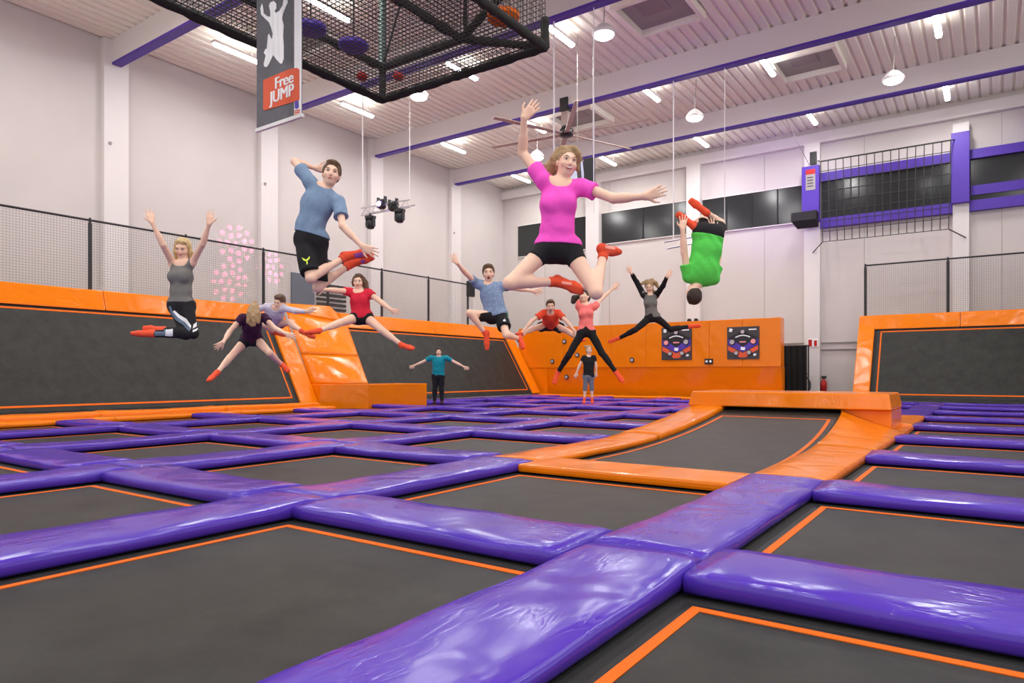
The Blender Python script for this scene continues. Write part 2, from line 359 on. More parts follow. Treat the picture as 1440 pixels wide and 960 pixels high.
# small fixtures by the back wall
p = ony(1143, 482, YB-.2); s = empty('exit_sign', p, 'small red and white sign on the pilaster above the fire extinguisher', 'sign')
MB().box(p[0]-.2, p[0]+.2, YB-.21, YB-.18, p[2]-.17, p[2]+.17).build('plate', M['print_white'], s)
MB().box(p[0]-.17, p[0]-.03, YB-.22, YB-.21, p[2]-.14, p[2]+.14).build('pictogram', M['red'], s); MB().box(p[0]+.05, p[0]+.16, YB-.22, YB-.21, p[2]-.14, p[2]+.1).build('pictogram', M['red'], s)
p = ony(1158, 551, YB-.1); fe = empty('fire_extinguisher', p, 'red fire extinguisher hanging on the back wall', 'extinguisher')
MB().lathe((p[0], YB-.05, p[2]-.1), [(.05, 0), (.12, .02), (.12, .5), (.05, .6), (.04, .66)]).build('cylinder', M['red'], fe, smooth=True)
MB().box(p[0]-.08, p[0]+.1, YB-.1, YB-.0, p[2]+.56, p[2]+.66).build('valve', M['blackm'], fe)
p = ony(1109, 545, 29.3); cu = empty('black_curtain', (p[0]+.2, 29.3, -.3), 'black hanging curtain beside the end of the orange wall', 'curtain')
m = MB(); n = 14
for k in range(n):
    x = p[0]-.2+.9*k/(n-1); x2 = p[0]-.2+.9*(k+1)/(n-1)
    if k < n-1: m.hexa([(x, 29.3+.05*math.sin(k*1.9), -.6), (x2, 29.3+.05*math.sin((k+1)*1.9), -.6), (x2, 29.34+.05*math.sin((k+1)*1.9), -.6), (x, 29.34+.05*math.sin(k*1.9), -.6)],
                       [(x, 29.3+.05*math.sin(k*1.9), 2.1), (x2, 29.3+.05*math.sin((k+1)*1.9), 2.1), (x2, 29.34+.05*math.sin((k+1)*1.9), 2.1), (x, 29.34+.05*math.sin(k*1.9), 2.1)])
m.build('cloth', M['curtain'], cu); MB().tube((p[0]-.25, 29.32, 2.12), (p[0]+.75, 29.32, 2.12), .03, 8).build('rail', M['blackm'], cu)
MB().tube((p[0]+.75, 29.32, -1.2), (p[0]+.75, 29.32, 2.14), .03, 8).build('stand', M['blackm'], cu)
p = ony(1127, 545, 29.9); cb = empty('cable_coil', p, 'black cable looped on the floor stand by the curtain', 'cable')
m = MB()
for r_, dx in ((.45, 0), (.3, .15)):
    for k in range(16):
        a, b = 2*math.pi*k/16, 2*math.pi*(k+1)/16
        m.tube((p[0]+dx+r_*.7*math.cos(a), 29.9, p[2]+.1+r_*math.sin(a)), (p[0]+dx+r_*.7*math.cos(b), 29.9, p[2]+.1+r_*math.sin(b)), .02, 5)
m.build('loop', M['black'], cb); MB().tube((p[0]-.3, 29.95, -1.2), (p[0]+.2, 29.95, p[2]+.6), .025, 6).build('stand_bar', M['blackm'], cb)

# ------------------------------------------------------------------ the trampoline floor
CX = [1.43-3.03*i for i in range(6)]          # pad lines across: 1.43, -1.6, ... -13.72
CY = [.05]+[.6+2.97*k for k in range(1, 9)]   # pad lines in depth: .05, 3.57 ... 24.36
PW = .68; TH = .085; ZM = -.10
Y_END = 27.25; X_END = -16.05
def pad_mesh(name, L, wdt, th, seed, mat, lift=0.02):
    rnd = random.Random(seed); nl = max(8, int(L/.12)); sec = []
    hw = wdt/2
    ring = [(-hw+.012, -th), (-hw, -th*.8), (-hw-.006, -th*.4), (-hw, -.012), (-hw+.008, .0), (-hw+.025, .008), (-hw*.55, .016), (hw*.55, .016), (hw-.025, .008), (hw-.008, .0), (hw, -.012), (hw+.006, -th*.4), (hw, -th*.8), (hw-.012, -th)]
    n = len(ring); vs = []; ph = [rnd.uniform(0, 6.28) for _ in range(6)]
    for i in range(nl+1):
        t = i/nl; y = -L/2+L*t; e = min(t, 1-t)*L
        endf = 1.0 if e > .04 else .86+.14*math.sqrt(max(0, 1-(1-e/.04)**2))
        up = lift*math.exp(-e/.35)
        for j, (a, b) in enumerate(ring):
            w = .006*math.sin(2.1*y+ph[0]+a*3)+.004*math.sin(7.3*y+ph[1]+a*9)
            sway = .003*math.sin(1.3*y+ph[2])
            zz = b if b < -.02 else b+w+up
            zz = -th+(zz+th)*endf
            vs.append((a*(.985+.015*endf)+sway, y, zz))
    fs = [(i*n+j, i*n+(j+1) % n, (i+1)*n+(j+1) % n, (i+1)*n+j) for i in range(nl) for j in range(n)]
    fs += [tuple(range(n)), tuple(range(nl*n, nl*n+n))[::-1]]
    me = bpy.data.meshes.new(name); me.from_pydata(vs, [], fs); me.update()
    bm = bmesh.new(); bm.from_mesh(me); bmesh.ops.recalc_face_normals(bm, faces=bm.faces); bm.to_mesh(me); bm.free()
    for p_ in me.polygons: p_.use_smooth = True
    me.materials.append(mat); return me
_pm = {}
def pad(x, y, L, along, color, label, group, wdt=PW, z=0., parent=None, name='safety_pad', th=TH):
    key = (round(L, 2), color, random.randint(0, 2), round(wdt, 2), th)
    if key not in _pm: _pm[key] = pad_mesh(name, L, wdt, th, int(L*100+wdt*37+key[2]*101+len(color)), M[color])
    o = bpy.data.objects.new(name, _pm[key]); COL.objects.link(o)
    o.location = (x, y, z); o.rotation_euler = (0, 0, 0 if along == 'y' else -math.pi/2)
    if parent is None: tag(o, label, 'pad', group)
    else: o.parent = parent; o.matrix_parent_inverse = Matrix.Translation(-parent.location)
    return o
ORD = ['first', 'second', 'third', 'fourth', 'fifth', 'sixth', 'seventh', 'eighth', 'ninth', 'tenth', 'eleventh']
#      # the ramp bed lies between pad lines CX[2]..CX[1], from CY[2] to just before CY[5]
def tramp(x0, x1, y0, y1, label):
    t = empty('floor_trampoline', ((x0+x1)/2, (y0+y1)/2, ZM-.02), label, 'trampoline', 'floor trampolines')
    MB().box(x0-.3, x1+.3, y0-.3, y1+.3, ZM-.012, ZM-.004).build('spring_cover', M['matdark'], t)
    MB().box(x0+.06, x1-.06, y0+.06, y1-.06, ZM-.004, ZM).build('mat', M['mat'], t)
    i, w = .105, .052
    for (a, b, c, d_) in [(x0+i, x1-i, y0+i, y0+i+w), (x0+i, x1-i, y1-i-w, y1-i), (x0+i, x0+i+w, y0+i+w, y1-i-w), (x1-i-w, x1-i, y0+i+w, y1-i-w)]:
        MB().box(a, b, c, d_, ZM, ZM+.004).build('border_line', M['stripe'], t)
h = PW/2
xs = CX + [X_END-h+.0]
for ci in range(6):
    x1 = CX[ci]-h; x0 = (CX[ci+1]+h) if ci < 5 else X_END
    ys = [-2.37] + CY + [Y_END-.2]
    for k in range(len(ys)-1):
        y0, y1 = ys[k]+h, ys[k+1]-h
        if ci == 1 and 3 <= k <= 5: continue
        nth = ORD[len(ys)-2-k]
        lab = ('black trampoline bed, %s row from the back wall trampoline, beyond the spine pads' % nth if ci == 0 else
               'black trampoline bed, %s row from the orange wall, %s column from the spine pads' % (nth, ORD[ci-1]))
        tramp(x0, x1, y0, y1, lab)
for ci, x in enumerate(CX):
    ends = [-.9] + CY + [Y_END-.55]
    for k in range(len(ends)-1):
        y0, y1 = ends[k], ends[k+1]
        orange = (ci == 1 and 3 <= k <= 6)
        if ci in (1, 2) and 3 <= k <= 5: continue
        if ci in (1, 2) and k == 6: y0 = 15.13
        if ci == 1 and k == 2: y1 += .35
        nth = ORD[len(ends)-2-k]
        lab = 'orange vinyl pad continuing the spine behind the ramp end' if orange else (
              'purple spine pad, %s trampoline row from the back wall trampoline' % nth if ci == 1 else 'purple lengthwise pad, %s row from the back wall, at the hall side beyond the spine' % nth if ci == 0 else
              'purple lengthwise pad, %s row from the orange wall, %s line from the spine' % (nth, ORD[ci-2]))
        pad(x, (y0+y1)/2, y1-y0-.014, 'y', 'orange' if orange else 'purple', lab, 'orange ramp side pads' if orange else 'lengthwise purple pads')
for k, y in enumerate(CY):
    for ci in range(6):
        x1 = CX[ci]-h; x0 = (CX[ci+1]+h) if ci < 5 else X_END
        if ci == 1 and k in (2, 3, 4): continue
        nth = ORD[len(CY)-1-k]
        lab = 'purple crosswise pad, %s from the back wall trampoline, beyond the spine pads' % nth if ci == 0 else 'purple crosswise pad, %s from the orange wall, %s column from the spine' % (nth, ORD[ci-1])
        pad((x0+x1)/2, y, x1-x0-.034, 'x', 'purple', lab, 'crosswise purple pads', wdt=PW if ci else .66)
# orange edge pads by the left wall and back wall
for k in range(5):
    y0 = -2+3.14*k; y1 = y0+3.14
    pad(X_END-.33, (y0+y1)/2, 3.13, 'y', 'orange', 'orange floor edge pad, %s from the padded corner along the left wall trampoline' % ORD[4-k], 'orange floor edge pads', wdt=.62)
    pad(X_END-1.0, (y0+y1)/2, 3.13, 'y', 'orange', 'thick orange pad at the left wall trampoline foot, %s from the padded corner' % ORD[4-k], 'orange wall foot pads', wdt=.62, z=.10, th=.2)
for k in range(4):
    pad(-16.73, 18.87+2.235*k, 2.22, 'y', 'purple', 'wide purple edge pad below the far wall trampoline, %s from the padded corner' % ORD[k], 'far purple edge pads', wdt=1.3)
for k in range(4):
    pad(-15.8+3.06*k, Y_END-.2, 3.04, 'x', 'orange', 'orange floor pad before the orange wall, %s from its corner with the wall trampoline' % ORD[k], 'orange back edge pads', wdt=.68, z=.03)
for k in range(3):
    pad(-3.55+3.05*k, Y_END-.2, 3.04, 'x', 'purple', 'purple floor pad before the back wall trampoline, %s from the orange wall' % ORD[k], 'purple back edge pads', wdt=.6)

# ------------------------------------------------------------------ ramp trampoline with orange pads
rx0, rx1 = CX[2]+h, CX[1]-h
ry0, ry1 = CY[2]+h+.1, 13.60
rt = empty('ramp_trampoline', ((rx0+rx1)/2, 10, ZM), 'long black trampoline bed curving up to an orange padded ramp end', 'trampoline')
def rz(y): return ZM+.42*max(0, (y-8.2)/(ry1-8.2))**2
def xin(y): return .02+.26*max(0, (y-8.2)/(ry1-8.2))**2      # how far the right edge of the bed draws in
def strip(xa, xb, ya, yb, dz, n=24, nx=4, fa=0, fb=0):
    vs, fs = [], []
    for i in range(n+1):
        y = ya+(yb-ya)*i/n
        for j in range(nx+1):
            p0_, p1_ = xa-fa*xin(y), xb-fb*xin(y); vs.append((p0_+(p1_-p0_)*j/nx, y, rz(y)+dz))
    for i in range(n):
        for j in range(nx): a = i*(nx+1)+j; fs.append((a, a+1, a+nx+2, a+nx+1))
    return vs, fs
MB().add(*strip(rx0-.3, rx1+.03, ry0-.3, ry1+.1, -.006, fb=1)).build('spring_cover', M['matdark'], rt, smooth=True)
MB().add(*strip(rx0+.05, rx1-.05, ry0+.05, ry1, 0, fb=1)).build('mat', M['mat'], rt, smooth=True)
for (a, b, c, d_, fa_, fb_) in [(rx0+.12, rx0+.175, ry0+.15, ry1-.8, 0, 0), (rx1-.175, rx1-.12, ry0+.15, ry1-.8, 1, 1), (rx0+.12, rx1-.12, ry0+.1, ry0+.15, 0, 1), (rx0+.12, rx1-.12, ry1-.86, ry1-.8, 0, 1)]:
    MB().add(*strip(a, b, c, d_, .005, 20, 1, fa_, fb_)).build('border_line', M['stripe'], rt, smooth=True)
def curved_pad(xa, xb, ya, yb, th, zf, name='border_pad', n=26):
    vs, fs = [], []
    w = xb-xa
    ring = [(0, -th), (0, -.025), (.03, 0), (w*.35, .014), (w*.65, .014), (w-.03, 0), (w, -.025), (w, -th)]
    m_ = len(ring)
    for i in range(n+1):
        y = ya+(yb-ya)*i/n
        for (a, b) in ring: vs.append((xa+a, y, zf(y)+b+.004*math.sin(5*y+a*8)))
    for i in range(n):
        for j in range(m_): fs.append((i*m_+j, i*m_+(j+1) % m_, (i+1)*m_+(j+1) % m_, (i+1)*m_+j))
    fs += [tuple(range(m_))[::-1], tuple(range(n*m_, n*m_+m_))]
    return MB().add(vs, fs).build(name, M['orange'], rt, smooth=True)
curved_pad(CX[2]-h, CX[2]+h-.02, CY[2]+.05, 10.2, TH, lambda y: max(0, rz(y)+.1-.02))
curved_pad(CX[2]-h, CX[2]+h-.02, 10.2, 13.4, .12, lambda y: max(0, rz(y)+.09))
def twisted_pad(ya, yb, n=24):
    vs, fs = [], []
    for i in range(n+1):
        y = ya+(yb-ya)*i/n; t = max(0, (y-8.2)/(ry1-8.2)); xi = CX[1]-h-xin(y); zi = max(0, .9*(rz(y)+.085)); xo = CX[1]+h+.04*t
        w = .004*math.sin(6*y)
        pts = [(xi, min(zi-.09, -.03+zi)), (xi, zi-.02), (xi+.025, zi+.004)]
        for q in (.25, .5, .75): pts.append((xi+(xo-xi)*q, zi*(1-q)**1.1+.014*(1-t)+w*.5))
        pts += [(xo-.025, .004), (xo, -.02), (xo, -TH)]
        vs += [(a, y, b) for a, b in pts]
    m_ = 9
    for i in range(n):
        for j in range(m_): fs.append((i*m_+j, i*m_+(j+1) % m_, (i+1)*m_+(j+1) % m_, (i+1)*m_+j))
    fs += [tuple(range(m_))[::-1], tuple(range(n*m_, n*m_+m_))]
    return MB().add(vs, fs).build('border_pad', M['orange'], rt, smooth=True)
twisted_pad(CY[2]+.36, 10.1); twisted_pad(10.11, 13.42)
MB().box(CX[1]-h-.2, CX[1]+h+.04, 13.42, 15.1, -TH, -.002).build('border_pad', M['orange'], rt, bevel=.02)
fp = MB().box(rx0+.005, rx1-.02, CY[2]-.34, CY[2]+.42, -TH, .005).build('border_pad', M['orange'], rt, bevel=.028)
# ramp end: legs, top pad
def taper(x0, x1, y0, y1, z0, z1, ix, iy0, iy1):
    return MB().hexa([(x0,y0,z0),(x1,y0,z0),(x1,y1,z0),(x0,y1,z0)], [(x0+ix,y0+iy0,z1),(x1-ix,y0+iy0,z1),(x1-ix,y1-iy1,z1),(x0+ix,y1-iy1,z1)])
taper(-2.22, -1.42, 13.42, 15.1, 0.0, .355, .0, .0, .1).build('ramp_leg', M['orange'], rt, bevel=.015)
taper(-5.0, -4.35, 13.42, 15.1, 0.0, .355, .0, .0, .1).build('ramp_leg', M['orange'], rt, bevel=.015)
taper(-4.36, -2.2, 14.0, 15.1, -.1, .355, 0, 0, .1).build('ramp_back', M['orange'], rt, bevel=.015)
MB().box(-4.36, -2.2, 13.66, 13.72, -.1, .36).build('ramp_lip', M['matdark'], rt)
taper(-5.02, -1.40, 13.30, 15.05, .36, .645, .05, .10, .12).build('ramp_top_pad', M['orange'], rt, bevel=.04, seg=3)

# ------------------------------------------------------------------ wall trampolines
def seg_pad(mb_pts, name, mat, parent, bevel=.03): return MB().hexa(*mb_pts).build(name, mat, parent, bevel=bevel, smooth=False)
class Incl:      # inclined plane along Y (left wall): s = up-slope metres, n = outward metres
    def __init__(s, x0, z0, x1, z1):
        s.o = np.array([x0, z0]); e = np.array([x1-x0, z1-z0]); s.L = np.linalg.norm(e); s.e = e/s.L; s.n = np.array([s.e[1], -s.e[0]])
    def pt(s, y, t, n): q = s.o+s.e*t+s.n*n; return (q[0], y, q[1])
    def slab(s, y0, y1, t0, t1, n0, n1):
        return ([s.pt(y0,t0,n0), s.pt(y1,t0,n0), s.pt(y1,t1,n0), s.pt(y0,t1,n0)], [s.pt(y0,t0,n1), s.pt(y1,t0,n1), s.pt(y1,t1,n1), s.pt(y0,t1,n1)])
IL = Incl(-17.6, .05, -19.2, 2.72)
def wall_tramp(y0, y1, label, right_pad, left=True):
    t = empty('wall_trampoline', (-17.6, (y0+y1)/2, .05), label, 'trampoline')
    MB().hexa(*IL.slab(y0, y1, 0, IL.L, -.04, -.02)).build('spring_cover', M['matdark'], t)
    MB().hexa(*IL.slab(y0+(.1 if left else 0), y1-.12, .1, IL.L-.08, -.02, -.012)).build('mat', M['mat'], t)
    i, w = .22, .05
    yl = y0+i if left else y0
    for (a, b, c, d_) in [(yl, y1-i, i, i+w), (yl, y1-i, IL.L-.14-w, IL.L-.14), (y0+i, y0+i+w, i, IL.L-.15), (y1-i-w, y1-i, i, IL.L-.15)]:
        if a == y0+i and b < y0+1 and not left: continue
        MB().hexa(*IL.slab(a, b, c, d_, -.012, -.006)).build('border_line', M['stripe'], t)
    n = max(1, round((y1-y0)/5.2)); L = (y1-y0)/n
    for k in range(n):
        a, b = y0+k*L+.005, y0+(k+1)*L-.005
        MB().hexa([(-19.12, a, 2.66), (-19.12, b, 2.66), (-19.75, b, 2.66), (-19.75, a, 2.66)], [(-19.30, a, 3.20), (-19.30, b, 3.20), (-19.75, b, 3.24), (-19.75, a, 3.24)]).build('top_pad', M['orange'], t, bevel=.04, seg=2)
    if right_pad: MB().hexa(*IL.slab(y1-.02, y1+right_pad, 0, IL.L+.4, -.1, .06)).build('side_pad', M['orange'], t, bevel=.03)
    return t
wall_tramp(-1.5, 13.62, 'wide inclined black wall trampoline behind the blonde jumper in grey', .64)
wall_tramp(16.6, 26.75, 'inclined black wall trampoline behind the standing man in teal', .62, False)
# orange padded corner with slide panel and plinth
cp = empty('padded_corner', (-16.8, 15.8, 0), 'orange padded plinth and sloping panel between the two left wall trampolines', 'padding')
P0, P1 = np.array([-17.93, 14.27, .665]), np.array([-16.10, 15.02, .665])
Q0, Q1 = np.array([-19.2, 14.27, 3.05]), np.array([-19.25, 16.9, 2.85])
mid = lambda a, b, t: a+(b-a)*t
out = np.array([.03, -.02, .02]); bk = np.array([-.05, .04, -.04])
def panel(a, b, c, d_, nm, n=12):
    vs, fs = [], []
    for side in (bk, out):
        for i in range(n+1):
            for j in range(n+1):
                p_ = (a*(1-i/n)+b*i/n)*(1-j/n)+(d_*(1-i/n)+c*i/n)*j/n
                rim = .035*(1-min(1, min(i, j, n-i, n-j)/1.0)) if side is out else 0
                vs.append(p_+side-rim*np.array([.6, -.4, .5]))
    N = (n+1)**2; id_ = lambda k, i, j: k*N+i*(n+1)+j
    for k in (0, 1):
        for i in range(n):
            for j in range(n): fs.append((id_(k,i,j), id_(k,i+1,j), id_(k,i+1,j+1), id_(k,i,j+1)))
    bd = [(i, 0) for i in range(n)]+[(n, j) for j in range(n)]+[(i, n) for i in range(n, 0, -1)]+[(0, j) for j in range(n, 0, -1)]
    for q0, q1 in zip(bd, bd[1:]+bd[:1]): fs.append((id_(0,*q0), id_(0,*q1), id_(1,*q1), id_(1,*q0)))
    return MB().add(vs, fs).build(nm, M['orange'], cp, smooth=True)
panel(P0, P1, mid(P1, Q1, .42), mid(P0, Q0, .40), 'lower_panel')
panel(mid(P0, Q0, .405), mid(P1, Q1, .425), Q1, Q0, 'upper_panel')
T0, T1 = np.array([-19.45, 14.27, 3.36]), np.array([-19.45, 16.3, 3.42])
panel(Q0, Q1, T1, T0, 'top_wedge')
def prism_z(pts, z0, z1): return MB().prism([(x, y, z0) for x, y in pts], (0, 0, z1-z0))
prism_z([(-17.95, 14.27), (-17.5, 14.27), (-16.09, 15.0), (-16.09, 17.74), (-17.52, 17.74), (-17.52, 16.55), (-17.95, 16.55)], -.12, .66).build('plinth', M['orange'], cp, bevel=.02)
# fence on the left wall trampolines
def fence(name, label, pts, posts, h_top, base, post_r=.05, spacing=.068, pad_from=.25, cat='fence'):
    a, b = Vector(pts[0]), Vector(pts[1]); L = (b-a).length; d = (b-a).normalized()
    f = empty(name, tuple((a+b)/2), label, cat)
    for t in posts:
        p_ = a+d*t
        MB().tube(p_, p_+Vector((0, 0, h_top+.06)), .032, 8).tube(p_+Vector((0, 0, .02)), p_+Vector((0, 0, h_top-.08)), post_r, 10).build('post', M['blackm'], f)
    up = Vector((0, 0, h_top))
    MB().tube(a+up, b+up, .03, 8).build('top_rail', M['blackm'], f)
    m = MB(); n = int(L/spacing); w = .0042
    for k in range(n+1): q = a+d*(k*L/n); m.bar(q, q+up, w)
    n = int(h_top/spacing)
    for k in range(n): z = Vector((0, 0, h_top*k/n)); m.bar(a+z, b+z, w)
    tag(m.build('netting', M['netgrey'], f), kind='stuff')
    return f
fence('safety_fence', 'long black fence with fine netting on top of the left wall trampolines', [(-19.5, -1.5, 3.2), (-19.5, 24.6, 3.2)], [t+1.5 for t in (.5, 3.1, 5.73, 8.35, 10.97, 13.6, 16.25, 18.9, 21.6, 24.25)], 1.85, 3.2)
# loudspeaker at the fence end, wall vent behind the fence
p = onx(658, 407, -19.5); sp = empty('loudspeaker', (p[0]+.1, p[1], p[2]-.5), 'black loudspeaker box mounted at the end of the left fence', 'loudspeaker')
MB().box(p[0]+.06, p[0]+.26, p[1]-.2, p[1]+.2, p[2]-.34, p[2]+.36).build('cabinet', M['blackm'], sp, bevel=.03)
MB().box(p[0]-.03, p[0]+.07, p[1]-.04, p[1]+.04, p[2]-.1, p[2]+.1).build('bracket', M['blackm'], sp)
MB().box(p[0]+.26, p[0]+.275, p[1]-.16, p[1]+.16, p[2]-.28, p[2]+.3).build('grille', M['matdark'], sp)
vy = onx(465, 418, XL-.1)
vent = empty('wall_vent', (XL-.1, vy[1], vy[2]-.6), 'dark slatted wall vent behind the fence beside the grey door panel', 'vent')
MB().box(XL-.15, XL-.08, vy[1]-.75, vy[1]+.75, vy[2]-.6, vy[2]+.55).build('backing', M['white'], vent)
for k in range(6): MB().box(XL-.08, XL-.02, vy[1]-.75, vy[1]+.75, vy[2]-.55+.19*k, vy[2]-.44+.19*k).build('slat', M['black'], vent)
MB().box(XL-.15, XL-.06, vy[1]-1.9, vy[1]-.85, vy[2]-1.0, vy[2]+.8).build('door_panel', plain('blue_grey', srgb(98, 106, 122), .5), vent)
# orange wall at the back with ring targets and two game boards
OY = 27.45
ow = empty('padded_wall', (-12.3, OY, 0), 'long orange padded wall with ring targets and two game boards at the back', 'padded wall')
xa, xb = -18.9, ony(1098, 480, OY)[0]
edges = [xa, -16.4, -13.9, ony(908, 480, OY)[0], ony(997, 480, OY)[0], ony(1044, 450, OY)[0], xb]
zlo = ony(1000, 516, OY)[2]
for k in range(len(edges)-1):
    MB().box(edges[k]+.004, edges[k+1]-.004, OY, OY+.55, zlo+.005, 3.17).build('upper_panel', M['orange'], ow, bevel=.018)
for k in range(3):
    a = -17.3+(xb+17.3)*k/3; b = -17.3+(xb+17.3)*(k+1)/3
    MB().hexa([(a, OY+.38, -.1), (b, OY+.38, -.1), (b, OY+.6, -.1), (a, OY+.6, -.1)], [(a, OY+.03, zlo), (b, OY+.03, zlo), (b, OY+.6, zlo), (a, OY+.6, zlo)]).build('lower_panel', M['orange'], ow)
MB().hexa([(-18.9, OY+.1, 0), (-17.3, OY+.1, 0), (-17.3, OY+.5, 0), (-18.9, OY+.5, 0)], [(-18.9, OY+.03, zlo), (-17.3, OY+.03, zlo), (-17.3, OY+.5, zlo), (-18.9, OY+.5, zlo)]).build('lower_panel', M['orange'], ow)
for (u, v) in [(794, 480), (777, 508), (812, 499), (797, 530), (889, 506)]:
    q = ony(u, v, OY+(.0 if v < 516 else .12)); rg = MB().disc((q[0], q[1]-.02, q[2]), (0, 1, 0), .11, .05, 20).build('ring_target', M['print_dark'], ow)
    MB().disc((q[0], q[1]-.055, q[2]), (0, 1, 0), .065, .03, 16).build('ring_centre', M['button'], rg)
q = ony(997, 508, OY); so = MB().box(q[0]-.17, q[0]+.17, OY-.05, OY, q[2]-.11, q[2]+.11).build('socket_box', M['black'], ow)
for s in (-1, 1): MB().disc((q[0]+s*.08, OY-.06, q[2]), (0, 1, 0), .05, .02, 12).build('socket_hole', M['print_white'], so)
def game_board(u0, u1, v0, v1, pink, label):
    a, b = ony(u0, v1, OY), ony(u1, v1, OY); x0, x1 = a[0], b[0]
    z1 = ony(u0, v0, OY)[2]; z0 = ony(u0, v1, OY)[2]
    g = empty('game_board', ((x0+x1)/2, OY, z0), label, 'game board')
    Wd, Hd = x1-x0, z1-z0
    def pt(s, t, y): return (x0+s*Wd, OY-y, z0+t*Hd)
    def poly(pts, y, nm, mat): return MB().prism([pt(s, t, y) for s, t in pts], (0, .006, 0)).build(nm, mat, g)
    MB().box(x0, x1, OY-.05, OY-.0, z0, z1).build('board', M['print_dark'], g, bevel=.01)
    poly([(.04,.66),(.5,.88),(.96,.66),(.96,.6),(.5,.5),(.04,.6)], .058, 'dark_field', M['print_black'])
    poly([(.03,.62),(.2,.60),(.42,.42),(.58,.42),(.8,.60),(.97,.62),(.97,.44),(.5,.22),(.03,.44)], .064, 'purple_chevron', M['print_purple'])
    poly([(.03,.42),(.5,.19),(.97,.42),(.97,.28),(.72,.16),(.6,.05),(.4,.05),(.28,.16),(.03,.28)], .061, 'orange_chevron', M['print_orange'])
    poly([(.26,.62),(.5,.72),(.74,.62),(.74,.55),(.5,.38),(.26,.55)], .070, 'centre_field', M['print_black'])
    arc = [(.27+.46*k/8, .655+.06*math.sin(math.pi*k/8)) for k in range(9)]
    poly(arc+[(s, t+.035) for s, t in arc[::-1]], .076, 'white_arc', M['print_white'])
    poly([(.4,.51),(.6,.51),(.6,.55),(.4,.55)], .076, 'centre_mark', M['button_pink'])
    poly([(.43,.29),(.56,.27),(.58,.36),(.45,.38)], .076, 'purple_mark', M['print_white'])
    poly([(.06,.86),(.15,.84),(.18,.94),(.08,.96)], .06, 'corner_mark', M['print_white'])
    poly([(.68,.89),(.92,.89),(.92,.925),(.68,.925)], .06, 'corner_lettering', M['print_white'])
    poly([(.82,.1),(.9,.1),(.92,.16),(.84,.17)], .06, 'corner_mark', M['print_white'])
    for i, (s, t) in enumerate([(.5,.84),(.17,.53),(.83,.54),(.3,.19),(.7,.2)]):
        r_ = .075 if i in (1, 2) else .06
        bt = MB().disc(pt(s, t, .075), (0, 1, 0), r_*Wd*1.35, .03, 20).build('button_ring', M['print_black'], g)
        MB().disc(pt(s, t, .1), (0, 1, 0), r_*Wd, .03, 20).build('button', M['button_pink'] if i == pink else M['button'], bt)
game_board(931, 973, 461, 506, 1, 'dark game board with round buttons on the orange wall beside the ring target')
game_board(1023, 1068, 460, 505, 2, 'dark game board with round buttons near the free end of the orange wall')
# wall trampoline at the back, right side
rw = empty('wall_trampoline', (-1, Y_END+.2, 0), 'inclined black wall trampoline with orange border at the back under the climbing net', 'trampoline')
RY0, RZ0, RY1, RZ1 = Y_END+.25, .05, Y_END+1.75, 2.72
xl_ = ony(1226, 500, 28.2)[0]
def rp(x, t, n):
    L = math.hypot(RY1-RY0, RZ1-RZ0); ey, ez = (RY1-RY0)/L, (RZ1-RZ0)/L
    return (x, RY0+ey*t-ez*n, RZ0+ez*t+ey*n)
RL = math.hypot(RY1-RY0, RZ1-RZ0)
def rslab(x0, x1, t0, t1, n0, n1): return ([rp(x0,t0,n0), rp(x1,t0,n0), rp(x1,t1,n0), rp(x0,t1,n0)], [rp(x0,t0,n1), rp(x1,t0,n1), rp(x1,t1,n1), rp(x0,t1,n1)])
XRW = 7.0
MB().hexa(*rslab(xl_-.1, XRW, 0, RL, -.04, -.02)).build('spring_cover', M['matdark'], rw)
MB().hexa(*rslab(xl_+.1, XRW, .1, RL-.08, -.02, -.012)).build('mat', M['mat'], rw)
for (a, b, c, d_) in [(xl_+.2, XRW, .22, .27), (xl_+.2, XRW, RL-.2, RL-.15), (xl_+.2, xl_+.25, .22, RL-.15)]:
    MB().hexa(*rslab(a, b, c, d_, -.012, -.005)).build('border_line', M['stripe'], rw)
MB().hexa(*rslab(xl_-.55, xl_, -.05, RL+.5, -.12, .07)).build('side_pad', M['orange'], rw, bevel=.03)
for k in range(3):
    a = xl_-.55 if k == 0 else xl_+2.7*k; b = xl_+2.7*(k+1)
    MB().hexa([(a+.004, RY1-.08, 2.66), (b-.004, RY1-.08, 2.66), (b-.004, RY1+.5, 2.66), (a+.004, RY1+.5, 2.66)], [(a+.004, RY1+.1, 3.2), (b-.004, RY1+.1, 3.2), (b-.004, RY1+.5, 3.24), (a+.004, RY1+.5, 3.24)]).build('top_pad', M['orange'], rw, bevel=.04)
fx0 = ony(1217, 400, RY1+.3)[0]; pxs = ony(1333, 400, RY1+.3)[0]
fence('safety_fence', 'black fence with fine netting on top of the back wall trampoline', [(fx0, RY1+.3, 3.2), (XRW, RY1+.3, 3.2)], [0.0, pxs-fx0, 2*(pxs-fx0), 3*(pxs-fx0)], 1.95, 3.2)

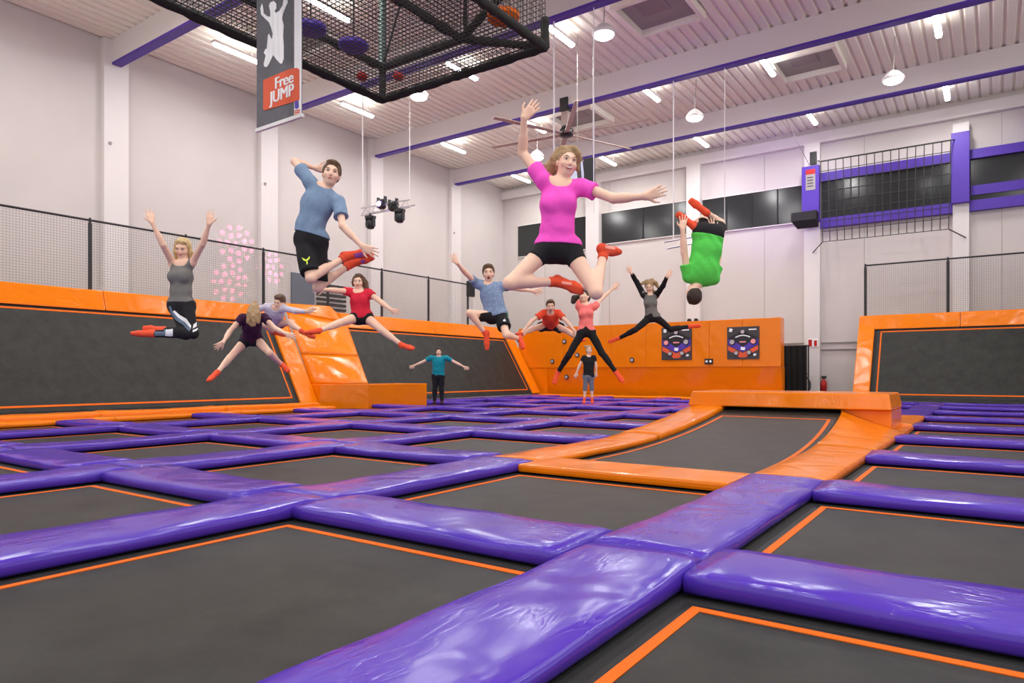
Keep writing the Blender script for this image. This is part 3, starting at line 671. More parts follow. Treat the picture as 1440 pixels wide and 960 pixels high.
# ------------------------------------------------------------------ rope course hanging from the beams
rc = empty('rope_course', (-8.1, 6, 6.5), 'black netted rope course cage hanging under the ceiling', 'rope course')
A, B_, Y0c, Y1c, Z0, Z1, Z2 = -10.04, -6.17, 1.5, 9.75, 6.5, 7.16, 10.3
xm = -8.0
def ropetube(a, b, r=.075, nm='padded_tube'):
    a = np.array(a, float); b = np.array(b, float); n = max(4, int(np.linalg.norm(b-a)/.12)); m = MB()
    rr = [r*(1+.18*random.uniform(-1, 1)) for _ in range(n+1)]
    for k in range(n): m.tube(a+(b-a)*k/n, a+(b-a)*(k+1)/n, rr[k], 8, rr[k+1], cap=(k in (0, n-1)))
    return m.build(nm, M['rope'], rc, smooth=True)
for (a, b) in [((A,Y0c,Z0),(A,Y1c,Z0)), ((A,Y1c,Z0),(B_,Y1c,Z0)), ((B_,Y0c,Z0),(B_,Y1c,Z0)), ((A,Y0c,Z1),(A,Y1c,Z1)), ((A,Y1c,Z1),(xm,Y1c,Z1)), ((xm,Y0c,Z1),(xm,Y1c,Z1)),
               ((xm,Y1c,Z1),(B_,Y1c,Z0)), ((A,Y1c,Z0),(A,Y1c,Z1)), ((xm,Y1c,Z1),(B_,Y1c-.1,Z1+.9)), ((B_,Y1c,Z0),(B_,Y1c,Z0+.5))]: ropetube(a, b)
ropetube((xm, Y1c-.9, Z1+.6), (B_, Y1c-.9, Z1+.1), .05); ropetube((xm+.1, Y1c, Z1), (xm+.1, Y1c, Z1+1.1), .04)
for (x, y) in [(A, Y1c), (-6.9, 9.0), (A, 5.0), (B_, 4.0)]:
    MB().box(x-.055, x+.055, y-.055, y+.055, Z1, ZF+.3).build('steel_post', M['steel'], rc)
MB().tube((A+.05, Y1c, Z1+.1), (A+1.4, Y1c, Z1+3.2), .022, 6).build('stay_wire', M['black'], rc)
def netgrid(o, ax, ay, sp, w, nm='netting'):
    o, ax, ay = (np.array(q, float) for q in (o, ax, ay)); m = MB()
    n = int(np.linalg.norm(ax)/sp)
    for k in range(n+1): m.bar(o+ax*k/n, o+ax*k/n+ay, w)
    n = int(np.linalg.norm(ay)/sp)
    for k in range(n+1): m.bar(o+ay*k/n, o+ay*k/n+ax, w)
    return tag(m.build(nm, M['net'], rc), kind='stuff')
NS, NW = .092, .0095
netgrid((A,Y0c,Z0), (B_-A,0,0), (0,Y1c-Y0c,0), NS, .0115)
netgrid((A,Y1c,Z0), (B_-A,0,0), (0,0,Z1-Z0), NS, NW)
netgrid((A,Y0c,Z0), (0,Y1c-Y0c,0), (0,0,3.7), NS, NW)
netgrid((A,Y1c,Z1), (B_-A,0,0), (0,0,3.0), NS, NW)
netgrid((B_,Y0c,Z0), (0,Y1c-Y0c,0), (0,0,3.6), NS, NW)
netgrid((xm,Y0c,Z1), (0,Y1c-Y0c,0), (0,0,2.6), NS, NW)
for (x, y, z, mt, lab) in [(-9.63, 7.65, 6.95, 'ppaint', 'purple'), (-9.5, 8.5, 6.95, 'ppaint', 'purple'), (-6.68, 9.25, 6.95, 'stripe', 'orange')]:
    d = MB().lathe((x, y, z), [(.22, -.06), (.27, -.02), (.27, .05), (.2, .08)], 24).build('step_disc', M[mt], rc, smooth=False)
    MB().tube((x, y, z+.06), (x, y, ZF), .012, 6).build('disc_rope', M['black'], d)
for (x, y) in [(-9.35, 9.5), (-9.93, 9.1)]: MB().lathe((x, y, 6.72), [(.07, -.07), (.12, 0), (.07, .07)], 16).build('buffer', M['red'], rc, smooth=True)
# banner hung below the rope course
by = 5.85
bx0, bx1 = ony(361, 183, by)[0], ony(424, 163, by)[0]; bz = ony(361, 183, by)[2]; bt = 6.43
bn = empty('hanging_banner', ((bx0+bx1)/2, by, bz), 'grey hanging banner with white jumping figure and Free JUMP lettering', 'banner')
bw = bx1-bx0
def bpt(s, t, y=0): return (bx0+s*bw, by-y, bz+t)          # s across 0..1, t metres above the hem
MB().box(bx0, bx1, by, by+.012, bz, bt).build('cloth', M['banner'], bn)
MB().box(bx0-.02, bx1+.02, by-.015, by+.025, bz-.03, bz+.02).build('hem_bar', M['cable'], bn)
MB().box(bx0+bw*.85, bx1, by-.004, by, bz+.02, bt).build('side_strip', M['print_white'], bn)
def bpix(u, v): q = ony(u, v, by); return ((q[0]-bx0)/bw, q[2]-bz)
def bpoly(px, y, nm, mat):
    return MB().prism([bpt(*bpix(340+x/5.05, yy/5.05), y) for x, yy in px], (0, .003, 0)).build(nm, mat, bn)
bpoly([(155,570),(345,490),(395,483),(412,495),(412,700),(405,715),(165,785),(155,780)], .008, 'orange_label', M['print_orange'])
bpoly([(378,722),(405,712),(408,760),(395,775),(380,770)], .0085, 'purple_tag', M['print_purple'])
for k in range(3): bpoly([(378,785+14*k),(416,777+14*k),(416,785+14*k),(378,793+14*k)], .0085, 'pink_print', M['print_orange'])
bpoly([(195,40),(205,18),(228,8),(246,25),(248,60),(236,78),(243,92),(268,80),(292,40),(298,0),(303,-30),(325,-28),(328,20),(318,40),(296,95),(288,130),(300,180),(296,260),(301,330),(300,420),(288,452),(275,452),(250,425),(225,392),(190,465),(178,478),(162,474),(158,455),(172,395),(158,375),(170,350),(180,345),(188,250),(196,240),(205,262),(216,280),(222,240),(210,195),(196,160),(170,135),(140,105),(134,60),(146,25),(155,60),(158,95),(185,118),(205,120),(205,85)], .006, 'figure_print', M['print_white'])
HSC = dict(Free=1.0, JUMP=.98)
for body, (u, v), sz in [('Free', (372, 584), .225), ('JUMP', (374, 676), .235)]:
    me = text_mesh(body, sz, 0); s_, t_ = bpix(340+u/5.05, v/5.05)
    me.transform(Matrix.Scale(HSC[body], 4, (1, 0, 0))); me.transform(Matrix.Rotation(math.pi/2, 4, 'X')); me.transform(Matrix.Translation(bpt(s_, t_, .011)))
    bm = bmesh.new()
    for dx in (-.009, -.0045, 0, .0045, .009):         # bold strokes
        m2 = me.copy(); m2.transform(Matrix.Translation((dx, -.0002*dx, 0))); bm.from_mesh(m2)
    bm.to_mesh(me); bm.free()
    link_mesh('lettering', me, M['print_white'], bn)
for s_ in (.12, .88): MB().tube(bpt(s_, bt-bz-.02), (bx0+s_*bw, by, Z0+.02), .012, 6).build('banner_cord', M['black'], bn)
# second hanging print behind the pink jumper
q0, q1 = ony(812, 268, 18.0), ony(834, 268, 18.0)
hb = empty('hanging_banner', ((q0[0]+q1[0])/2, 18, q0[2]), 'pale hanging banner with dark leg print and black edge', 'banner')
zt_ = ony(822, 226, 18)[2]
MB().box(q0[0]-.25, q1[0]-.28, 18, 18.015, q0[2]+.05, zt_).build('cloth', plain('pale_print', srgb(214, 220, 245), .6), hb)
MB().box(q1[0]-.3, q1[0]+.05, 17.98, 18.03, q0[2]-.15, zt_+.05).build('edge_board', M['black'], hb)
for dx in (.05, .28): MB().hexa([(q0[0]+dx, 17.985, q0[2]+.1), (q0[0]+dx+.12, 17.985, q0[2]+.1), (q0[0]+dx+.12, 18, q0[2]+.1), (q0[0]+dx, 18, q0[2]+.1)], [(q0[0]+dx-.1, 17.985, zt_), (q0[0]+dx+.05, 17.985, zt_), (q0[0]+dx+.05, 18, zt_), (q0[0]+dx-.1, 18, zt_)]).build('leg_print', M['print_dark'], hb)
for x_ in (q0[0], q1[0]): MB().tube((x_, 18, zt_), (x_, 18, ZD), .012, 6).build('banner_cord', M['grey'], hb)

# ------------------------------------------------------------------ lighting truss, cables, effect lights
TY = 17.0
ta, tb = ony(508, 303, TY), ony(577, 291, TY)
tr = empty('lighting_truss', tuple((ta+tb)/2), 'short aluminium lighting truss hung by cables near the left wall', 'truss')
up_ = np.array([0, 0, .26]); bk_ = np.array([0, .25, .12])
for o_ in (0*up_, up_, bk_): MB().tube(ta+o_, tb+o_, .025, 8).build('chord', M['alu'], tr)
for k in range(5):
    a = ta+(tb-ta)*k/5; b = ta+(tb-ta)*(k+.5)/5; c = ta+(tb-ta)*(k+1)/5
    MB().tube(a, b+up_, .013, 6).tube(b+up_, c, .013, 6).tube(a, b+bk_, .013, 6).build('lattice', M['alu'], tr)
for u in (510, 576):
    p_ = ony(u, 290, TY); MB().tube((p_[0], TY, p_[2]), (p_[0], TY, ZD), .022 if u == 510 else .01, 6).build('hanger', M['cable'], tr)
def stage_light(u, v, up, lit, label):
    p_ = ony(u, v, TY); t = empty('stage_light', p_, label, 'stage light')
    z0 = -.28 if not up else .0
    MB().box(p_[0]-.16, p_[0]+.16, TY-.13, TY+.13, p_[2]+(.14 if not up else -.05), p_[2]+(.24 if not up else .05)).build('yoke_base', M['blackm'], t, bevel=.02)
    if not up: MB().box(p_[0]-.03, p_[0]+.03, TY-.03, TY+.03, p_[2]+.2, (ta+(tb-ta)*((p_[0]-ta[0])/(tb[0]-ta[0])))[2]+.03).build('clamp', M['blackm'], t)
    for s in (-1, 1): MB().box(p_[0]+s*.17-.02, p_[0]+s*.17+.02, TY-.06, TY+.06, p_[2]-.15, p_[2]+.2).build('yoke_arm', M['blackm'], t)
    MB().lathe((p_[0], TY, p_[2]-.22), [(.10, 0), (.14, .04), (.15, .25), (.10, .34)], 16).build('lamp_head', M['blackm'], t, smooth=True)
    MB().disc((p_[0], TY-.15, p_[2]-.06), (0, 1, 0), .09, .03, 16).build('lens', M['purplelens'] if lit else M['glass'], t)
stage_light(521, 313, False, False, 'black moving head stage light hanging from the end of the truss')
stage_light(562, 304, False, False, 'round black stage light hanging from the truss beside the moving head')
stage_light(537, 285, True, True, 'stage light glowing violet on top of the truss')
stage_light(553, 288, True, False, 'unlit black stage light on top of the truss')
for (u, v0, v1, y, r_, lab) in [(779, 0, 235, 15.6, .02, 'white'), (835, 0, 300, 15.6, .012, 'thin'), (947, 120, 338, 21.0, .02, 'white'), (1019, 140, 330, 21.0, .01, 'thin')]:
    p_ = ony(u, v1, y); o = MB().tube((p_[0], y, p_[2]), (p_[0], y, ZD), r_, 6).build('suspension_cable', M['cable'])
    tag(o, {779: 'white suspension cable above the pink shirted jumper from the beam', 835: 'thin pale suspension cable passing behind the pale hanging banner', 947: 'white suspension cable ending at the small bar beside the green jumper', 1019: 'thin pale suspension cable above the green jumper'}[u], 'cable')
p_ = ony(955, 338, 21); o = MB().tube((p_[0]-.5, 21, p_[2]), (p_[0]+.9, 21, p_[2]+.1), .03, 8).tube((p_[0]-.4, 21, p_[2]-.22), (p_[0]+.9, 21, p_[2]-.1), .03, 8).build('truss_bar', M['alu'])
tag(o, 'pair of small aluminium bars hung beside the green jumper', 'truss')
a_, b_ = ony(1030, 20, 24.0), ony(1138, 232, YB-.4); o = MB().tube(a_, b_, .014, 6).build('guy_wire', M['dkcable']); tag(o, 'thin slanting wire from the ceiling down to the purple clad pilaster', 'cable')
# violet wash and pink dot projections come from effect lights
lamp('violet_wash', 'SPOT', (-7.5, 22, 5.5), (-7.8, YB, 8.6), 700, (.42, .2, 1), spot_size=math.radians(48), spot_blend=1.0, shadow_soft_size=.1)
lamp('violet_uplight', 'SPOT', (-9, 13, 5.0), (-7, 21, 11), 160, (.55, .3, 1), spot_size=math.radians(60), spot_blend=1.0, shadow_soft_size=.1)
def gobo(loc, target, size, n_in, energy):
    o = lamp('dot_projector', 'SPOT', loc, target, energy, (1, .12, .42), spot_size=size, spot_blend=.02, shadow_soft_size=.0)
    l = o.data; l.use_nodes = True; nt = l.node_tree; em = nt.nodes['Emission']
    tc = nt.nodes.new('ShaderNodeTexCoord'); sx = nt.nodes.new('ShaderNodeSeparateXYZ'); nt.links.new(tc.outputs['Normal'], sx.inputs[0])
    def mth(op, a, b=None):
        n = nt.nodes.new('ShaderNodeMath'); n.operation = op
        for i, q in enumerate((a, b)):
            if q is None: continue
            if isinstance(q, (int, float)): n.inputs[i].default_value = q
            else: nt.links.new(q, n.inputs[i])
        return n.outputs[0]
    z = mth('ABSOLUTE', sx.outputs[2]); x = mth('DIVIDE', sx.outputs[0], z); y = mth('DIVIDE', sx.outputs[1], z)
    R = math.tan(size/2)
    rr = mth('DIVIDE', mth('SQRT', mth('ADD', mth('MULTIPLY', x, x), mth('MULTIPLY', y, y))), R)
    an = mth('ARCTAN2', y, x)
    tot = None
    for (rad, n, dot) in [(.84, 11, .13), (.46, 7, .14), (.05, 1, .12)]:
        ph = mth('SUBTRACT', mth('FRACT', mth('MULTIPLY', an, n/(2*math.pi))), .5)
        arc = mth('MULTIPLY', ph, 2*math.pi*rad/n); dr = mth('SUBTRACT', rr, rad)
        dd = mth('SQRT', mth('ADD', mth('MULTIPLY', arc, arc), mth('MULTIPLY', dr, dr)))
        k = mth('LESS_THAN', dd, dot); tot = k if tot is None else mth('ADD', tot, k)
    nt.links.new(tot, em.inputs['Strength'])
gp = ony(560, 300, TY)
gl = (gp[0]+.2, TY-.6, gp[2]-.4)
for (u, v, px) in [(333, 343, 56), (324, 396, 54), (380, 378, 46)]:
    tg = onx(u, v, XL-.15); dist = np.linalg.norm(tg-np.array(gl)); dep = (tg-CAM)@VF
    gobo(gl, tg, 2*math.atan(px*dep/960/2/dist), 3, 1300)

# ------------------------------------------------------------------ people: bodies grown as one smooth surface from a distance field
def nrm(v): v = np.asarray(v, float); return v/(np.linalg.norm(v)+1e-9)
class Field:
    def __init__(s): s.p = []; s.cuts = []
    def cone(s, a, b, ra, rb, k=.02, planes=(), grp=0):
        s.p.append(('c', np.asarray(a, float), np.asarray(b, float), ra, rb, k, planes)); return s
    def ell(s, c, R, rad, k=.02, sub=False, planes=()):
        s.p.append(('s' if sub else 'e', np.asarray(c, float), np.asarray(R, float), np.asarray(rad, float), None, k, planes)); return s
    def chain(s, pts, k=.015):       # pts: (point, radius)
        for (a, ra), (b, rb) in zip(pts[:-1], pts[1:]): s.cone(a, b, ra, rb, k)
        return s
    def cut(s, p, n): s.cuts.append((np.asarray(p, float), nrm(n))); return s      # removes the side n points to
    def mesh(s, h, ripple=None):
        lo, hi = np.full(3, 1e9), np.full(3, -1e9)
        for q in s.p:
            if q[0] == 's': continue
            if q[0] == 'c': r = max(q[3], q[4]); pts = [q[1]-r, q[2]-r, q[1]+r, q[2]+r]
            else: r = max(q[3]); pts = [q[1]-r, q[1]+r]
            for t in pts: lo = np.minimum(lo, t); hi = np.maximum(hi, t)
        lo -= 4*h; hi += 4*h
        n = np.ceil((hi-lo)/h).astype(int)+1
        D = np.full(n, 1.0, np.float32)
        for (ty, a, b, c, d, k, planes) in s.p:
            m = k+3*h
            if ty == 'c': r = max(c, d); l = np.minimum(a, b)-r-m; u = np.maximum(a, b)+r+m
            else: r = max(c); l = a-r-m; u = a+r+m
            i0 = np.clip(np.floor((l-lo)/h).astype(int), 0, n-1); i1 = np.clip(np.ceil((u-lo)/h).astype(int)+1, 1, n)
            X = (lo[0]+h*np.arange(i0[0], i1[0]))[:, None, None].astype(np.float32)
            Y = (lo[1]+h*np.arange(i0[1], i1[1]))[None, :, None].astype(np.float32)
            Z = (lo[2]+h*np.arange(i0[2], i1[2]))[None, None, :].astype(np.float32)
            if X.size == 0 or Y.size == 0 or Z.size == 0: continue
            if ty == 'c':
                ab = b-a; L2 = float(ab@ab)+1e-9
                t = np.clip(((X-a[0])*ab[0]+(Y-a[1])*ab[1]+(Z-a[2])*ab[2])/L2, 0, 1)
                dd = np.sqrt((X-a[0]-t*ab[0])**2+(Y-a[1]-t*ab[1])**2+(Z-a[2]-t*ab[2])**2)-(c+(d-c)*t)
            else:
                x, y, z = X-a[0], Y-a[1], Z-a[2]
                q = [(x*b[i][0]+y*b[i][1]+z*b[i][2])/c[i] for i in range(3)]
                k0 = np.sqrt(q[0]**2+q[1]**2+q[2]**2)
                k1 = np.sqrt((q[0]/c[0])**2+(q[1]/c[1])**2+(q[2]/c[2])**2)+1e-6
                dd = k0*(k0-1)/k1
            for (p_, n_) in planes: dd = np.maximum(dd, (X-p_[0])*n_[0]+(Y-p_[1])*n_[1]+(Z-p_[2])*n_[2])
            sl = np.s_[i0[0]:i1[0], i0[1]:i1[1], i0[2]:i1[2]]; cur = D[sl]
            if ty == 's':
                hh = np.clip(.5-.5*(cur+dd)/k, 0, 1); D[sl] = cur+(-dd-cur)*hh+k*hh*(1-hh)
            else:
                hh = np.clip(.5+.5*(cur-dd)/k, 0, 1); D[sl] = cur+(dd-cur)*hh-k*hh*(1-hh)
        X = (lo[0]+h*np.arange(n[0]))[:, None, None].astype(np.float32); Y = (lo[1]+h*np.arange(n[1]))[None, :, None].astype(np.float32); Z = (lo[2]+h*np.arange(n[2]))[None, None, :].astype(np.float32)
        if ripple is not None:
            amp, fr, seed = ripple
            r_ = random.Random(seed); w = np.zeros_like(D)
            for _ in range(5):
                v = nrm([r_.uniform(-1, 1), r_.uniform(-1, 1), r_.uniform(-.8, .8)])*fr*r_.uniform(.6, 1.5); ph = r_.uniform(0, 6)
                w += np.sin(X*v[0]+Y*v[1]+Z*v[2]+ph+1.3*np.sin(X*v[2]*.6+Z*v[0]*.6)).astype(np.float32)
            D = D+np.where(np.abs(D) < .05, amp*w/2, 0)
        for (p_, n_) in s.cuts: D = np.maximum(D, (X-p_[0])*n_[0]+(Y-p_[1])*n_[1]+(Z-p_[2])*n_[2])
        return nets(D, lo, h)
def nets(D, lo, h):
    Sg = D < 0
    c = np.zeros(tuple(np.array(D.shape)-1), np.uint8)
    for i in (0, 1):
        for j in (0, 1):
            for k in (0, 1): c += Sg[i:D.shape[0]-1+i, j:D.shape[1]-1+j, k:D.shape[2]-1+k]
    act = (c > 0) & (c < 8); idx = np.argwhere(act)
    if len(idx) == 0: return np.zeros((0, 3)), np.zeros((0, 4), int)
    flat = np.ravel_multi_index(idx.T, act.shape)
    cor = np.array([(i, j, k) for i in (0, 1) for j in (0, 1) for k in (0, 1)])
    val = np.stack([D[idx[:, 0]+o[0], idx[:, 1]+o[1], idx[:, 2]+o[2]] for o in cor], 1)
    pos = np.zeros((len(idx), 3)); cnt = np.zeros(len(idx))
    for a in range(8):
        for b in range(a+1, 8):
            if np.abs(cor[a]-cor[b]).sum() != 1: continue
            va, vb = val[:, a], val[:, b]; mk = (va < 0) != (vb < 0)
            t = np.where(mk, va/(va-vb+1e-12), 0)
            pos[mk] += cor[a]+t[mk, None]*(cor[b]-cor[a]); cnt[mk] += 1
    V = (idx+pos/np.maximum(cnt, 1)[:, None])*h+lo
    F = []
    for ax in range(3):
        o1, o2 = (ax+1) % 3, (ax+2) % 3
        sa = [slice(None)]*3; sb = [slice(None)]*3; sa[ax] = slice(0, -1); sb[ax] = slice(1, None)
        for o in (o1, o2): sa[o] = slice(1, -1); sb[o] = slice(1, -1)
        A_, B2 = Sg[tuple(sa)], Sg[tuple(sb)]
        e = np.argwhere(A_ != B2); 
        if len(e) == 0: continue
        flip = A_[e[:, 0], e[:, 1], e[:, 2]]
        off = np.zeros(3, int); off[o1] = 1; off[o2] = 1; g = e+off
        q = []
        for d1, d2 in ((0, 0), (1, 0), (1, 1), (0, 1)):
            cc = g.copy(); cc[:, o1] -= d1; cc[:, o2] -= d2
            q.append(np.searchsorted(flat, np.ravel_multi_index(cc.T, act.shape)))
        q = np.stack(q, 1); q[~flip] = q[~flip][:, ::-1]; F.append(q)
    return V, np.concatenate(F)
def field_obj(name, fld, h, mat, parent, ripple=None, relax=1):
    V, F = fld.mesh(h, ripple)
    for _ in range(relax):               # light Laplacian relaxing
        acc = np.zeros_like(V); n = np.zeros(len(V))
        for a in range(4):
            np.add.at(acc, F[:, a], V[F[:, (a+1) % 4]]+V[F[:, (a+3) % 4]]); np.add.at(n, F[:, a], 2)
        V = V*.5+.5*acc/np.maximum(n, 1)[:, None]
    me = bpy.data.meshes.new(name); me.vertices.add(len(V)); me.vertices.foreach_set('co', V.astype(np.float32).ravel())
    me.loops.add(F.size); me.loops.foreach_set('vertex_index', F.astype(np.int32).ravel())
    me.polygons.add(len(F)); me.polygons.foreach_set('loop_start', np.arange(0, F.size, 4, dtype=np.int32))
    me.polygons.foreach_set('use_smooth', np.ones(len(F), bool)); me.update(calc_edges=True); me.validate()
    o = link_mesh(name, me, mat, parent); o['_t'] = 0; del o['_t']
    o_bvh[o.name] = (V, F)
    return o
o_bvh = {}
def decal(cloth, strips, name, mat, parent, lift=.007):
    """flat print on a garment: closed outlines given in picture coordinates are laid on the garment's own surface"""
    V, F = o_bvh[cloth.name]; T = BVHTree.FromPolygons([tuple(v) for v in V], [tuple(int(i) for i in f) for f in F])
    m = MB()
    for st in strips:          # each strip: list of (u0, v0, u1, v1) left/right rail points
        pts = []; fine = []
        for q0, q1 in zip(st[:-1], st[1:]): fine += [tuple(np.array(q0)*(1-k/5)+np.array(q1)*k/5) for k in range(5)]
        for (a, b, c, d_) in fine+[st[-1]]:
            row = []
            for t in (0, .25, .5, .75, 1):
                r = ray(a+(c-a)*t, b+(d_-b)*t); loc, no, ix, ds = T.ray_cast(Vector(CAM), Vector(r).normalized())
                row.append(None if loc is None else loc-Vector(r).normalized()*lift)
            pts.append(row)
        for r0, r1 in zip(pts[:-1], pts[1:]):
            for j in range(4):
                q = [r0[j], r0[j+1], r1[j+1], r1[j]]
                if any(x is None for x in q): continue
                if max((q[i]-q[(i+1) % 4]).length for i in range(4)) > .25: continue
                m.add(q, [(0, 1, 2, 3)])
    if m.f: return m.build(name, mat, parent, smooth=True)

SKIN = [plain('skin_fair', srgb(242, 200, 176), .5, spec=.35, sss=.08), plain('skin_warm', srgb(228, 172, 140), .5, spec=.35, sss=.08)]
HAIR = {k: plain('hair_'+k, c, .55, bump=.7, bscale=120, noise=.35, nscale=45) for k, c in dict(blonde=srgb(226, 196, 140), fair=srgb(190, 155, 112), brown=srgb(112, 80, 55), dark=srgb(58, 42, 34)).items()}
EYEW = plain('eye_white', srgb(240, 238, 235), .3); IRIS = plain('iris', srgb(52, 42, 36), .2); LIP = plain('lip', srgb(196, 112, 104), .4); TEETH = plain('teeth', srgb(245, 243, 238), .3); MOUTH = plain('mouth_inside', srgb(96, 34, 34), .5)
SOCK = plain('sock_red_orange', srgb(240, 84, 48), .85, bump=.3, bscale=200); SOCKP = plain('sock_print', srgb(250, 160, 145), .85)
def cloth(name, r, g, b, noise=.1, nscale=30): return plain(name, srgb(r, g, b), .85, spec=.25, noise=noise, nscale=nscale, bump=.25, bscale=220)
BLACKC = cloth('black_cloth', 34, 33, 37)

def solve(par, u, v, L, sgn):
    r = ray(u, v); w = par-CAM
    if sgn == 0:
        return CAM+r*(w@VF)
    a, b, c = r@r, r@w, w@w-L*L; disc = b*b-a*c
    d = b/a if disc < 0 else (b+sgn*math.sqrt(disc))/a
    return CAM+r*d
BONES = []
def person(sp):
    h = sp['h']; s = h/1.7; g = sp.get('res', .008); bw_ = sp.get('bulk', 1.0); fem = sp.get('fem', False)
    J = sp['j']; Z = sp.get('z', {}); hs = sp.get('hs', 1.0)
    ln = dict(neck=.30, sa=.108, sb=.108, ea=.172, eb=.172, wa=.152, wb=.152, ta=.105, tb=.105, ha=.052, hb=.052, ka=.245, kb=.245, aa=.235, ab=.235, fa=.125, fb=.125)
    par = dict(neck='hip', sa='neck', sb='neck', ea='sa', eb='sb', wa='ea', wb='eb', ta='wa', tb='wb', ha='hip', hb='hip', ka='ha', kb='hb', aa='ka', ab='kb', fa='aa', fb='ab')
    K = {'hip': P((J['ha'][0]+J['hb'][0])/2, (J['ha'][1]+J['hb'][1])/2, sp['d'])}
    for k in ('neck', 'sa', 'sb', 'ha', 'hb', 'ea', 'eb', 'wa', 'wb', 'ta', 'tb', 'ka', 'kb', 'aa', 'ab', 'fa', 'fb'):
        K[k] = solve(K[par[k]], *J[k], ln[k]*h, Z.get(k, 0))
    K = {k: v+np.array([0, 0, sp.get('dz', 0.)]) for k, v in K.items()}
    BONES.append((sp['name2'], {k: round(float(np.linalg.norm(K[k]-K[par[k]]))/(ln[k]*h), 2) for k in par}))
    root = empty('person', tuple(K['hip']), sp['label'], 'person')
    up = nrm(K['neck']-K['hip']); lat = nrm((K['sb']-K['sa'])+(K['hb']-K['ha'])*.6); lat = nrm(lat-up*(lat@up))
    fw = np.cross(lat, up)*sp.get('face', 1)
    R = np.array([lat, fw, up]); T = np.linalg.norm(K['neck']-K['hip'])
    wst = K['hip']*.55+K['neck']*.45
    if 'waist' in J: wst = solve(K['hip'], *J['waist'], .12*h, 0)
    def C(t, l=0, f=0):
        c = K['hip']*(1-t/.45)+wst*(t/.45) if t < .45 else wst*(1-(t-.45)/.55)+K['neck']*((t-.45)/.55)
        return c+lat*l+fw*f
    skin = sp.get('skin', SKIN[0])
    def torso(F, e=0., k=.05, loose=0.):
        b = s*bw_
        F.ell(C(.02), R, np.array([.162, .112, .115])*b+e, k)
        F.ell(C(.32), R, np.array([.132 if not fem else .122, .098, .15])*b+e+loose, k)
        F.ell(C(.68), R, np.array([.150 if not fem else .135, .112, .175])*b+e+loose*.6, k)
        sh = lambda q: K[q]*.86+K['neck']*.14-up*.02*s
        F.cone(sh('sa'), sh('sb'), .052*b+e, .052*b+e, k)
        if fem and sp.get('face', 1) > 0:
            for q in (-1, 1): F.ell(C(.66, q*.062*s, .075*s), R, np.array([.055, .05, .058])*s+e, .04)
        for q in (-1, 1): F.ell(C(-.02, q*.07*s, -.05*s), R, np.array([.085, .08, .09])*b+e, .04)
    def arm(F, q, e=0., upto=1.0, k=.02, flare=0.):
        a, b, c = K['s'+q], K['e'+q], K['w'+q]; m = min(1, bw_)
        if upto < 1:
            t = a+(b-a)*upto; n_ = nrm(b-a)
            F.cone(a, a+(b-a)*min(1, upto+.25), .048*s*bw_+e, .042*s*bw_+e+flare, k, planes=[(t, n_)]); return
        F.cone(a, b, .047*s*m, .038*s*m, k); F.cone(b, c, .038*s*m, .026*s*m, k); F.cone(b+(c-b)*.2, b+(c-b)*.45, .037*s*m, .035*s*m, k)
    def leg(F, q, e=0., t0=0., upto=2.0, k=.03, flare=0., r0=None):
        a, b, c = K['h'+q], K['k'+q], K['a'+q]; m = bw_
        th = lambda t: (.083+(.052-.083)*t)*s*m+e
        if upto <= 1:
            t = a+(b-a)*upto; n_ = nrm(b-a)
            F.cone(a, a+(b-a)*min(1.1, upto+.2), th(0), max(th(min(1, upto+.2)), 0)+flare, k, planes=[(t, n_)]); return
        F.cone(a, b, th(0), th(1), k)
        if upto >= 2: pl = ()
        else: pl = ((b+(c-b)*(upto-1), nrm(c-b)),)
        F.cone(b, c, .050*s*m+e, .033*s*m+e, k, planes=pl)
        bkv = nrm(np.cross(np.cross(b-a, c-b), c-b)) if np.linalg.norm(np.cross(nrm(b-a), nrm(c-b))) > .15 else -fw
        if bkv@(a-b) < 0 and np.linalg.norm(np.cross(nrm(b-a), nrm(c-b))) > .15: bkv = -bkv
        F.cone(b+(c-b)*.18+bkv*.014*s, b+(c-b)*.45+bkv*.014*s, .048*s*m+e, .042*s*m+e, k, planes=pl)
    def foot(F, q, e=0., k=.018):
        a, t, kn = K['a'+q], K['f'+q], K['k'+q]; d = nrm(t-a); dn = nrm(a-kn); L = .125*h
        heel = a+dn*.028*s-d*.035*s; ball = a+d*L*.62+dn*.018*s; toe = a+d*L*.98+dn*.016*s
        sd = nrm(np.cross(d, dn)+1e-6)
        F.cone(heel, ball, .034*s+e, .030*s+e, k); F.cone(a, heel, .033*s+e, .034*s+e, k); F.cone(a, ball, .032*s+e, .026*s+e, k)
        F.cone(ball-sd*.018*s, toe-sd*.016*s, .026*s+e, .018*s+e, k); F.cone(ball+sd*.018*s, toe+sd*.014*s, .026*s+e, .018*s+e, k)
    def hand(F, q, flip=1):
        w, t = K['w'+q], K['t'+q]; d = nrm(t-w); L = .105*h; view = nrm(CAM-w)
        fw_ = K['w'+q]-K['e'+q]
        n_ = nrm(view-d*(view@d)); sd = np.cross(d, n_)*flip
        curl = sp.get('curl', .25); fr = max(.0082*s, g*.98)
        kn = []
        for i, a in enumerate((-.030, -.010, .010, .029)):
            kp = w+d*L*(.50-.03*abs(i-1.3))+sd*a*s; kn.append(kp)
            F.cone(w+sd*a*.45*s, kp, .017*s, .0125*s, .012)
        for i, (kp, fl, an) in enumerate(zip(kn, (.40, .48, .46, .36), (-.26, -.08, .10, .30))):
            dd = nrm(d+sd*an*sp.get('spread', 1.0)); p1 = kp+dd*L*fl*.5-n_*L*.03; d2 = nrm(dd+n_*curl*(-.8)); p2 = p1+d2*L*fl*.5
            F.cone(kp, p1, fr*1.08, fr, .005); F.cone(p1, p2, fr, fr*.85, .005)
